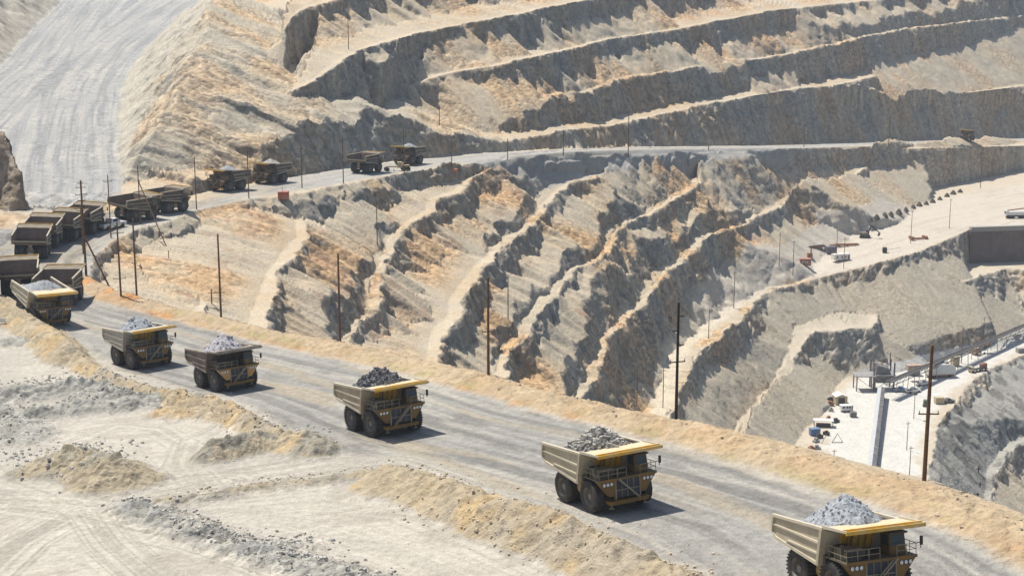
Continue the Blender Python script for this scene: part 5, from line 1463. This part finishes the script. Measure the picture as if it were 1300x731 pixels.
# dark cones of dumped spoil marking the pad's inner edge
first_m = None
CONE = ['leftmost dark spoil cone of the row, nearest the excavator', 'second dark spoil cone from the excavator end', 'third dark spoil cone from the excavator end', 'fourth dark spoil cone from the excavator end',
        'fifth dark spoil cone from the excavator end', 'dark spoil cone just left of the pole by the rusty scrap', 'dark spoil cone just right of the pole by the rusty scrap', 'seventh dark spoil cone from the far end of the row',
        'sixth dark spoil cone from the far end of the row', 'fifth dark spoil cone from the far end of the row', 'fourth dark spoil cone from the far end of the row', 'third dark spoil cone, beside the top of the pad pole',
        'second to last dark spoil cone at the far end of the row', 'rightmost dark spoil cone ending the row under the dark wall']
for k, (px, py) in enumerate([(1105, 281), (1112.5, 279), (1123, 276), (1131, 274), (1141, 271), (1150, 268), (1159, 265), (1167, 262), (1176, 260), (1184, 257.5), (1193, 254), (1202, 250), (1210, 247), (1219, 244.5)]):
    b = hit(px, py)
    if first_m is None:
        mb = MB(); n = 12
        rings = [(1.9, -0.3), (1.5, 0.5), (0.9, 1.5), (0.35, 2.1)]
        vs = []
        for r, z in rings:
            for i in range(n):
                rr = r * random.uniform(0.85, 1.15); vs.append((rr * math.cos(6.283 * i / n), rr * math.sin(6.283 * i / n), z + random.uniform(-0.12, 0.12)))
        vs.append((0, 0, 2.3)); fs = []
        for q_ in range(3):
            for i in range(n): fs.append((q_ * n + i, q_ * n + (i + 1) % n, (q_ + 1) * n + (i + 1) % n, (q_ + 1) * n + i))
        for i in range(n): fs.append((3 * n + i, 3 * n + (i + 1) % n, 4 * n))
        mb.add(vs, fs); o = mb.build('spoil_cone', mat('dark_spoil', (0.10, 0.085, 0.065), 0.95, scale=2.0, var=0.4, bump=0.6)); first_m = o
    else:
        o = first_m.copy(); COL.objects.link(o)
    o.location = b; o.rotation_euler = (0, 0, k * 1.3); s = 0.95 + 0.25 * ((k * 7) % 5) / 5; o.scale = (s, s, s)
    tag(o, CONE[k], 'spoil heap', 'row of dark spoil cones along the pad')
o = empty('light_cart', hit(1123, 321), 0, 'dark pump cart with a thin boom near the edge of the middle pad', 'cart')
MB().box(-1.0, 1.0, -0.8, 0.8, 0.4, 2.6).build('housing', M['dark'], o, bevel=0.08); MB().bar((0.8, 0, 1.4), (8.2, 1.6, 2.2), 0.16).build('boom', M['grey'], o); wheelset(o, (-0.6, 0.6), 0.8, 0.4)
o = empty('scrap_frame', hit(1166, 304), rad(15), 'low rusty frame lying on the pad beside a pole', 'scrap')
for y in (-1.4, 0, 1.4): MB().bar((-4.5, y, 0.5), (4.8, y, 0.5), 0.4).build('beam', M['rust'], o)
for x in (-4, 3.5): MB().box(x - 0.6, x + 0.6, -1.9, 1.9, 0.75, 1.7).build('crate', M['rust'], o)
# white drilling machine parked at right edge
o = empty('drill_rig', hit(1290, 277), rad(4), 'white machine on black undercarriage with a long mast, at the right edge', 'drill rig')
MB().box(-5.6, 5.6, -1.5, 1.5, 0.9, 1.7).build('undercarriage', M['dark'], o)
MB().box(-4.6, 4.6, -1.4, 1.4, 1.75, 3.6).build('housing', M['white'], o, bevel=0.1)
MB().bar((-5.2, -0.2, 4.2), (5.8, 0.3, 5.4), 0.5).build('mast', M['rust'], o)
cb = MB().box(-6.2, -4.7, -1.3, 1.3, 1.4, 4.2).build('cab', M['white'], o); MB().box(-6.24, -6.203, -1.0, 1.0, 2.4, 3.8).build('windscreen', M['glass'], cb)
for x in (-4.4, -2.2, 2.2, 4.4):
    for s in (1, -1):
        w = MB().tube((0, -0.3, 0), (0, 0.3, 0), 0.75, 0.75, 12).build('wheel', M['tyre'], o); w.location = (x, s * 1.4, 0.75)
# white sign board at the left edge
b = hit(3, 411)
o = empty('sign_board', b, 0, 'small white board on short legs at the left edge of the near pad', 'sign board')
MB().box(-0.7, 0.7, -0.06, 0.06, 0.25, 1.05).build('board', M['white'], o)
for x in (-0.55, 0.55): MB().box(x - 0.05, x + 0.05, 0.065, 0.14, -0.2, 1.0).build('leg', M['wood'], o)

# ------------------------------------------------------------------ retaining wall at the right
def wall_pts():
    return Vector(W(1231, 291.5, -129.6)), Vector(W(1520, 282, -129.6))
a_, b_ = wall_pts()
d_ = (b_ - a_).normalized(); nrm_ = Vector((d_.y, -d_.x, 0))
rw = empty('retaining_wall', a_, math.atan2(d_.y, d_.x), 'dark brown panelled retaining wall with a pale concrete cap under the right pad', 'retaining wall')
Lw = (b_ - a_).length
npan = int(Lw / 6)
for k in range(npan):
    x0 = k * 6.0
    MB().box(x0 + 0.03, x0 + 5.97, -1.2, -0.2, -20.0, 0.2).build('panel', M['wallbrown'], rw)
for k in range(int(Lw / 12)):
    x0 = k * 12.0
    MB().box(x0 + 0.05, x0 + 11.95, -1.9, 0.6, 0.25, 1.5).build('cap_block', M['conc'], rw)
MB().box(-1, Lw, -1.6, -1.203, -0.9, 0.2).build('cap_beam', M['conc'], rw)

# ------------------------------------------------------------------ plant on the pit floor
def Gp(px, py): return hit(px, py)
ZF = -172.0
def Wz(px, py, z): return Vector(W(px, py, z))
# covered conveyor coming towards the camera
p0 = Wz(1119, 494, ZF + 3.5); p1 = Wz(1106, 600, ZF + 2.2)
cv = empty('conveyor_gallery', p0, 0, 'long grey covered conveyor running down the middle of the white pit floor', 'conveyor')
d = p1 - p0; Ld = d.length; cv.rotation_euler = (0, 0, math.atan2(d.y, d.x))
dz = d.z / Ld
nseg = 26
for k in range(nseg):
    x0 = Ld * k / nseg; x1 = Ld * (k + 1) / nseg - 0.12; z0 = dz * x0; z1 = dz * x1
    MB().hexa([(x0, -1.3, z0 - 1.6), (x1, -1.3, z1 - 1.6), (x1, 1.3, z1 - 1.6), (x0, 1.3, z0 - 1.6), (x0, -1.3, z0 + 0.6), (x1, -1.3, z1 + 0.6), (x1, 1.3, z1 + 0.6), (x0, 1.3, z0 + 0.6)]).build('side_panel', M['grey'], cv)
    MB().hexa([(x0, -1.5, z0 + 0.6), (x1, -1.5, z1 + 0.6), (x1, 0, z1 + 1.25), (x0, 0, z0 + 1.25), (x0, -1.5, z0 + 0.7), (x1, -1.5, z1 + 0.7), (x1, 0, z1 + 1.35), (x0, 0, z0 + 1.35)]).build('roof_sheet', M['zinc'], cv)
    MB().hexa([(x0, 0, z0 + 1.25), (x1, 0, z1 + 1.25), (x1, 1.5, z1 + 0.6), (x0, 1.5, z0 + 0.6), (x0, 0, z0 + 1.35), (x1, 0, z1 + 1.35), (x1, 1.5, z1 + 0.7), (x0, 1.5, z0 + 0.7)]).build('roof_sheet', M['darkgrey'], cv)  # slope turned from the sun: its shade is put into a darker sheet
for k in range(0, 9):
    x = Ld * (k + 0.5) / 9; z = dz * x
    for s in (1, -1): MB().box(x - 0.15, x + 0.15, s * 1.5 - 0.15, s * 1.5 + 0.15, z - 5.5, z - 1.65).build('trestle_leg', M['grey'], cv)
# transfer tower
tb = Wz(1119, 493, ZF)
tw = empty('crusher_tower', tb, 0, 'dark steel transfer tower with hopper on stilts at the head of the two conveyors', 'tower')
for x in (-4.2, 4.2):
    for y in (-3.2, 3.2):
        MB().box(x - 0.3, x + 0.3, y - 0.3, y + 0.3, -1, 12).build('column', M['darkgrey'], tw)
MB().box(-4.8, 4.8, -3.8, 3.8, 6.4, 6.8).build('platform', M['grey'], tw)
MB().hexa([(-2.6, -2.2, 3.0), (2.6, -2.2, 3.0), (2.6, 2.2, 3.0), (-2.6, 2.2, 3.0), (-4.0, -3.0, 6.39), (4.0, -3.0, 6.39), (4.0, 3.0, 6.39), (-4.0, 3.0, 6.39)]).build('hopper', M['darkgrey'], tw)
MB().hexa([(-3.4, -2.8, 6.85), (3.2, -2.8, 6.85), (3.2, 2.8, 6.85), (-3.4, 2.8, 6.85), (-2.6, -2.4, 10.6), (2.0, -2.4, 9.4), (2.0, 2.4, 9.4), (-2.6, 2.4, 10.6)]).build('housing', M['darkgrey'], tw)
for y in (-3.2, 3.2):
    for (xa, za, xb, zb) in ((-4.2, 0, 4.2, 6.4), (4.2, 0, -4.2, 6.4)):
        MB().bar((xa, y - 0.35, za), (xb, y - 0.35, zb), 0.2).build('brace', M['grey'], tw)
for x in (-3.8, 3.0): MB().box(x - 0.2, x + 0.2, -0.2, 0.2, 10.0, 15.5).build('mast', M['darkgrey'], tw)
# left table frame
tf = empty('steel_platform', Wz(1098, 494, ZF), 0, 'open steel table frame on four legs left of the transfer tower', 'platform')
for x in (-4.2, 3.4):
    for y in (-3.0, 3.0): MB().box(x - 0.22, x + 0.22, y - 0.22, y + 0.22, -1, 6.2).build('leg', M['darkgrey'], tf)
MB().box(-5.0, 4.0, -3.6, 3.6, 6.2, 6.6).build('deck', M['grey'], tf)
MB().bar((-4.2, -3.3, 5.9), (3.4, -3.3, 0.4), 0.16).build('brace', M['grey'], tf)
for k in range(5): MB().tube((-4.5 + 2.1 * k, -3.5, 6.6), (-4.5 + 2.1 * k, -3.5, 7.7), 0.06, 0.06, 6).build('rail_post', M['grey'], tf)
# long inclined belt to the right
q0 = Wz(1128, 486, ZF + 7.0); q1 = Wz(1330, 402, ZF + 5.0)
lc = empty('conveyor_truss', q0, 0, 'long dark inclined conveyor truss running off to the right edge', 'conveyor')
d = q1 - q0; Lc = math.hypot(d.x, d.y); lc.rotation_euler = (0, 0, math.atan2(d.y, d.x)); sl = d.z / Lc
nb = 34
for k in range(nb):
    x0 = Lc * k / nb; x1 = Lc * (k + 1) / nb; z0 = sl * x0; z1 = sl * x1
    for s in (1, -1):
        MB().bar((x0, s * 1.3, z0 - 1.1), (x1, s * 1.3, z1 + 0.6), 0.14).build('truss_diagonal', M['darkgrey'], lc)
for s in (1, -1):
    MB().bar((0, s * 1.3, -1.15), (Lc, s * 1.3, sl * Lc - 1.15), 0.22).build('chord', M['darkgrey'], lc)
    MB().bar((0, s * 1.3, 0.65), (Lc, s * 1.3, sl * Lc + 0.65), 0.22).build('chord', M['darkgrey'], lc)
MB().hexa([(0, -1.15, 0.5), (Lc, -1.15, sl * Lc + 0.5), (Lc, 1.15, sl * Lc + 0.5), (0, 1.15, 0.5), (0, -1.15, 0.62), (Lc, -1.15, sl * Lc + 0.62), (Lc, 1.15, sl * Lc + 0.62), (0, 1.15, 0.62)]).build('belt', M['dark'], lc)
for k in range(1, 16):
    x = Lc * k / 16; zz = sl * x
    for s in (1, -1):
        MB().bar((x, s * 1.3, zz - 1.2), (x + s * 0.6, s * 2.0, -9.5 + 0 * zz), 0.22).build('support_leg', M['grey'], lc)
# white covered mobile plant and neighbours
o = empty('screening_plant', Wz(1193, 478, ZF), rad(12), 'large dusty white covered plant unit behind the tall pole', 'plant')
MB().prism([(-6.5, 1.4), (6.2, 1.4), (6.2, 4.6), (3.4, 6.0), (-2.0, 6.2), (-6.5, 4.6)], -2.4, 2.4).build('cover', M['white'], o, bevel=0.3)
MB().box(-5.5, 5.5, -2.0, 2.0, 0.5, 1.39).build('chassis', M['rust'], o)
for x in (-2, 1.5): MB().box(x, x + 1.8, -1.4, 1.4, 6.0, 6.8).build('roof_vent', M['grey'], o)
wheelset(o, (-4.4, -2.6, 3.6), 2.0, 0.7)
container(1212, 464, (3.2, 2.6, 4.2), 12, M['tan'], 'upright tan tank box at the right end of the white plant unit', 'box', 'control_box', ribs=False)
container(1139, 470, (6.5, 2.5, 2.4), 12, M['pink'], 'dusty pink box on the frame under the long conveyor', 'box', 'control_box', ribs=False, b=Wz(1160, 470, ZF + 4.4))
o = empty('sheltered_motor', Wz(1160, 476, ZF), 0, 'dark motor house standing under the long conveyor next to the tower', 'motor')
MB().box(-2.2, 2.2, -1.6, 1.6, 0, 4.2).build('housing', M['darkgrey'], o, bevel=0.1); MB().tube((-1, 0, 4.2), (-1, 0, 5.2), 0.5, 0.5, 10).build('duct', M['grey'], o)
container(1192, 512, (3.6, 2.4, 2.6), 5, M['tan'], 'tan hut beside a small vehicle right of the tall pole', 'hut', 'site_hut', ribs=False)
pickup(1203, 511, 15, M['darkgrey'], 'grey vehicle parked right beside the tan hut', 1.1)
o = empty('green_tank', hit(1174.5, 516), 0, 'small dark green tank on a stand left of the tan hut', 'tank')
MB().tube((0, 0, 0.6), (0, 0, 2.8), 0.9, 0.9, 14).build('tank', M['green'], o, smooth=True); MB().box(-0.9, 0.9, -0.9, 0.9, 0, 0.58).build('stand', M['dark'], o)
pickup(1159, 498, 20, M['white'], 'white pickup on the floor just left of the tall brown pole', 1.2)
pickup(1171, 489, 20, M['white'], 'pale pickup behind the tall brown pole near the plant', 1.3)
pickup(1143, 497, 5, M['blue'], 'blue pickup at the foot of the transfer tower', 1.2)  # painted one even blue
# flat truck and orange loader
o = empty('flatbed_truck', hit(1243, 471), rad(28), 'dark flatbed truck with a bulky load on the upper pit floor', 'truck')
MB().box(-4.2, 4.0, -1.2, 1.2, 1.0, 1.3).build('bed', M['dark'], o); cb = MB().box(-5.6, -4.2, -1.2, 1.2, 0.7, 2.7).build('cab', M['tan'], o); MB().box(-5.64, -5.603, -1.0, 1.0, 1.7, 2.5).build('windscreen', M['glass'], cb)
MB().box(0.8, 3.8, -1.1, 1.1, 1.32, 3.4).build('load', M['rust'], o, bevel=0.3); wheelset(o, (-4.6, -0.5, 2.8), 1.1, 0.55)
o = empty('orange_crusher', hit(1245, 449), rad(30), 'orange machine with a long dark conveyor arm near the belt', 'crusher')
MB().box(-5.0, -2.2, -1.6, 1.6, 0.8, 3.4).build('hopper', M['dullorange'], o, bevel=0.1); MB().bar((-2.0, 0, 1.4), (5.5, 0, 3.4), 1.4, 0.5).build('arm', M['dark'], o); MB().box(1.5, 5.0, -1.0, 1.0, 3.5, 4.4).build('engine_box', M['dullorange'], o)
wheelset(o, (-3.6, 1.0), 1.3, 0.5)
container(1290, 429, (4, 2.2, 1.4), 15, M['grey'], 'low grey trough near the right edge of the pit floor', 'trough', 'steel_trough', ribs=False)
container(1297, 447, (5, 2.4, 2.0), 15, M['conc'], 'pale block hut at the very right edge of the pit floor', 'hut', 'site_hut', ribs=False)
# shed and camp at the left side of the floor
def shed(b, head, L, Wd, H, roofm, wallm, label):
    o = empty('site_shed', b, rad(head), label, 'shed')
    MB().box(-L / 2, L / 2, -Wd / 2, Wd / 2, 0, H).build('wall', wallm, o)
    for s in (1, -1):
        MB().hexa([(-L / 2 - 0.3, 0, H + 1.0), (L / 2 + 0.3, 0, H + 1.0), (L / 2 + 0.3, s * (Wd / 2 + 0.3), H - 0.05), (-L / 2 - 0.3, s * (Wd / 2 + 0.3), H - 0.05),
                   (-L / 2 - 0.3, 0, H + 1.12), (L / 2 + 0.3, 0, H + 1.12), (L / 2 + 0.3, s * (Wd / 2 + 0.3), H + 0.07), (-L / 2 - 0.3, s * (Wd / 2 + 0.3), H + 0.07)]).build('roof', roofm, o)
    MB().add([(L / 2, -Wd / 2, H), (L / 2, Wd / 2, H), (L / 2, 0, H + 1.0)], [(0, 1, 2)]).build('gable', wallm, o)
    MB().box(L / 2 + 0.002, L / 2 + 0.06, -Wd * 0.28, Wd * 0.28, 0.1, H - 0.3).build('door', M['dark'], o)
    return o
shed(hit(1066, 512), -86, 5.0, 4.8, 3.4, M['white'], M['tan'], 'small gabled shed with a dark doorway at the left of the pit floor')
o = trailer(1074, 522, 4.8, 2.6, 2.6, 8, M['white'], 'white trailer with a dark lower side in front of the gabled shed')
container(1083, 529, (2.4, 2.0, 1.9), 0, M['darkgrey'], 'small dark grey crate right of the white trailer', 'crate', 'equipment_crate', ribs=False)
container(1034, 552, (3.8, 2.2, 2.6), 10, M['blue'], 'bright blue tarpaulin covered box at the left of the pit floor', 'box', 'covered_box', ribs=False)
o = empty('open_shelter', hit(1045, 541), rad(-6), 'open sided shelter with a pale flat roof and dark shade beneath', 'shelter')
MB().box(-3.8, 3.8, -1.8, 1.8, 2.5, 2.7).build('roof', M['white'], o)
for x in (-3.5, 3.5):
    for y in (-1.6, 1.6): MB().box(x - 0.1, x + 0.1, y - 0.1, y + 0.1, 0, 2.5).build('post', M['grey'], o)
MB().box(-2.6, 2.8, -1.0, 1.0, 0.1, 1.1).build('workbench', M['dark'], o)
o = empty('lifting_frame', hit(1056, 562), rad(10), 'thin A shaped steel frames joined at the top near the blue box', 'frame')
for (xa, xb) in ((-4.0, -2.0), (0.0, -2.0 + 4.2), (4.4, 2.2), (0, 2.2)):
    MB().bar((xa, 0, 0), (xb, 0.3, 3.4), 0.16).build('strut', M['darkgrey'], o)
MB().bar((0, 0, 0.15), (4.4, 0, 0.15), 0.16).build('ground_beam', M['darkgrey'], o)
DB = 'scattered equipment on the left of the pit floor'
rs = random.Random(5)
words = ['beside the gabled shed', 'left of the white trailer', 'below the gabled shed', 'near the blue box', 'under the open shelter', 'below the blue box', 'left of the steel frames', 'at the foot of the dark slope', 'above the orange berm', 'between shelter and trailer']
for k, (px, py) in enumerate([(1055, 509), (1054, 514), (1055, 522), (1040, 556), (1052, 533), (1036, 561), (1049, 552), (1030, 571), (1037, 570), (1061, 536)]):
    b = hit(px, py); w = rs.uniform(0.9, 1.6)
    o = MB().box(-w, w, -0.7, 0.7, -0.2, rs.uniform(0.8, 1.3)).box(-w * 0.5, w * 0.4, -0.5, 0.5, 0.8, 1.7).build('parts_pallet', M[['dark', 'rust', 'grey'][k % 3]])
    o.location = b; o.rotation_euler = (0, 0, rs.uniform(0, 3)); tag(o, ['dark', 'rusty', 'grey'][k % 3] + ' pallet of machine parts ' + words[k], 'pallet', DB)

# ------------------------------------------------------------------ loose stones on heaps and berms of the near ground
def stones(name, zones, n, smin, smax, m, seed):
    rs = np.random.RandomState(seed)
    V = []; Fc = []
    tot = 0
    Z_ = [(onpl(pts), hw, wt) for pts, hw, wt in zones]
    wsum = sum(w for _, _, w in Z_)
    for P, hw, wt in Z_:
        seg = np.linalg.norm(np.diff(P[:, :2], axis=0), axis=1); cs = np.concatenate([[0], np.cumsum(seg)])
        k = int(n * wt / wsum)
        t = rs.rand(k) * cs[-1]
        x = np.interp(t, cs, P[:, 0]) + rs.randn(k) * hw; y = np.interp(t, cs, P[:, 1]) + rs.randn(k) * hw
        s = smin + (smax - smin) * rs.rand(k) ** 4
        z = ground(x, y)
        for i in range(k):
            b = len(V); a0 = rs.rand() * 6.28
            for dz, rr in ((-0.35, 1.0), (0.45, 0.62)):
                for q_ in range(4):
                    a = a0 + q_ * 1.5708 + rs.uniform(-0.35, 0.35); r_ = s[i] * rr * rs.uniform(0.7, 1.15)
                    V.append((x[i] + r_ * math.cos(a), y[i] + r_ * math.sin(a), z[i] + s[i] * dz * rs.uniform(0.8, 1.2) + 0.25 * s[i]))
            Fc += [(b, b + 1, b + 5, b + 4), (b + 1, b + 2, b + 6, b + 5), (b + 2, b + 3, b + 7, b + 6), (b + 3, b, b + 4, b + 7), (b + 4, b + 5, b + 6, b + 7)]
    mb = MB(); mb.v = V; mb.f = Fc
    o = mb.build(name, m); tag(o, kind='stuff'); return o
RD = {r[0]: r[1] for r in RIDGES}
M['stone_grey'] = mat('grey_stone', (0.42, 0.40, 0.355), 0.95, scale=0.35, var=0.35)
M['stone_tan'] = mat('tan_stone', (0.48, 0.40, 0.29), 0.95, scale=0.35, var=0.35)
o = stones('loose_grey_stones', [(RD['gravel_strip'], 1.6, 5), (RD['grey_heap'], 2.2, 3), (RD['grey_heap2'], 1.8, 3), (RD['grey_heap3'], 3, 2), (RD['gravel_patch'], 2.0, 1), (RD['mound2'], 2, 1), (RD['mound'], 2.5, 1.5), ([(0, 560), (30, 590), (120, 612)], 2.5, 1.5)], 4600, 0.05, 0.36, M['stone_grey'], 3)
tag(o, 'loose grey stones strewn over the gravel strips and heaps of the near pads', 'stones')
o = stones('loose_tan_stones', [(RD['near_berm'], 2.2, 4), (RD['road_bank'], 1.6, 2), (RD['windrow'], 1.3, 1), (RD['mound3'], 2, 1), (RD['far_berm'], 3.0, 3), (RD['mound'], 2.0, 1), ([(500, 640), (640, 690), (760, 740)], 1.5, 1)], 3800, 0.05, 0.28, M['stone_tan'], 4)
tag(o, 'loose tan stones lying on the berms along the haul road', 'stones')

# ------------------------------------------------------------------ dusty air over the pit
hz = MB().box(-1300, 1300, -60, 1760, -238, 70).build('haze', M['conc'])
hm = bpy.data.materials.new('dusty_air'); hm.use_nodes = True
nt = hm.node_tree; nt.nodes.clear()
ho = nt.nodes.new('ShaderNodeOutputMaterial'); pv = nt.nodes.new('ShaderNodeVolumePrincipled')
pv.inputs['Color'].default_value = (0.80, 0.89, 1.0, 1); pv.inputs['Density'].default_value = 0.00013; pv.inputs['Anisotropy'].default_value = 0.2
nt.links.new(pv.outputs[0], ho.inputs['Volume'])
hz.data.materials.clear(); hz.data.materials.append(hm)
tag(hz, kind='stuff')
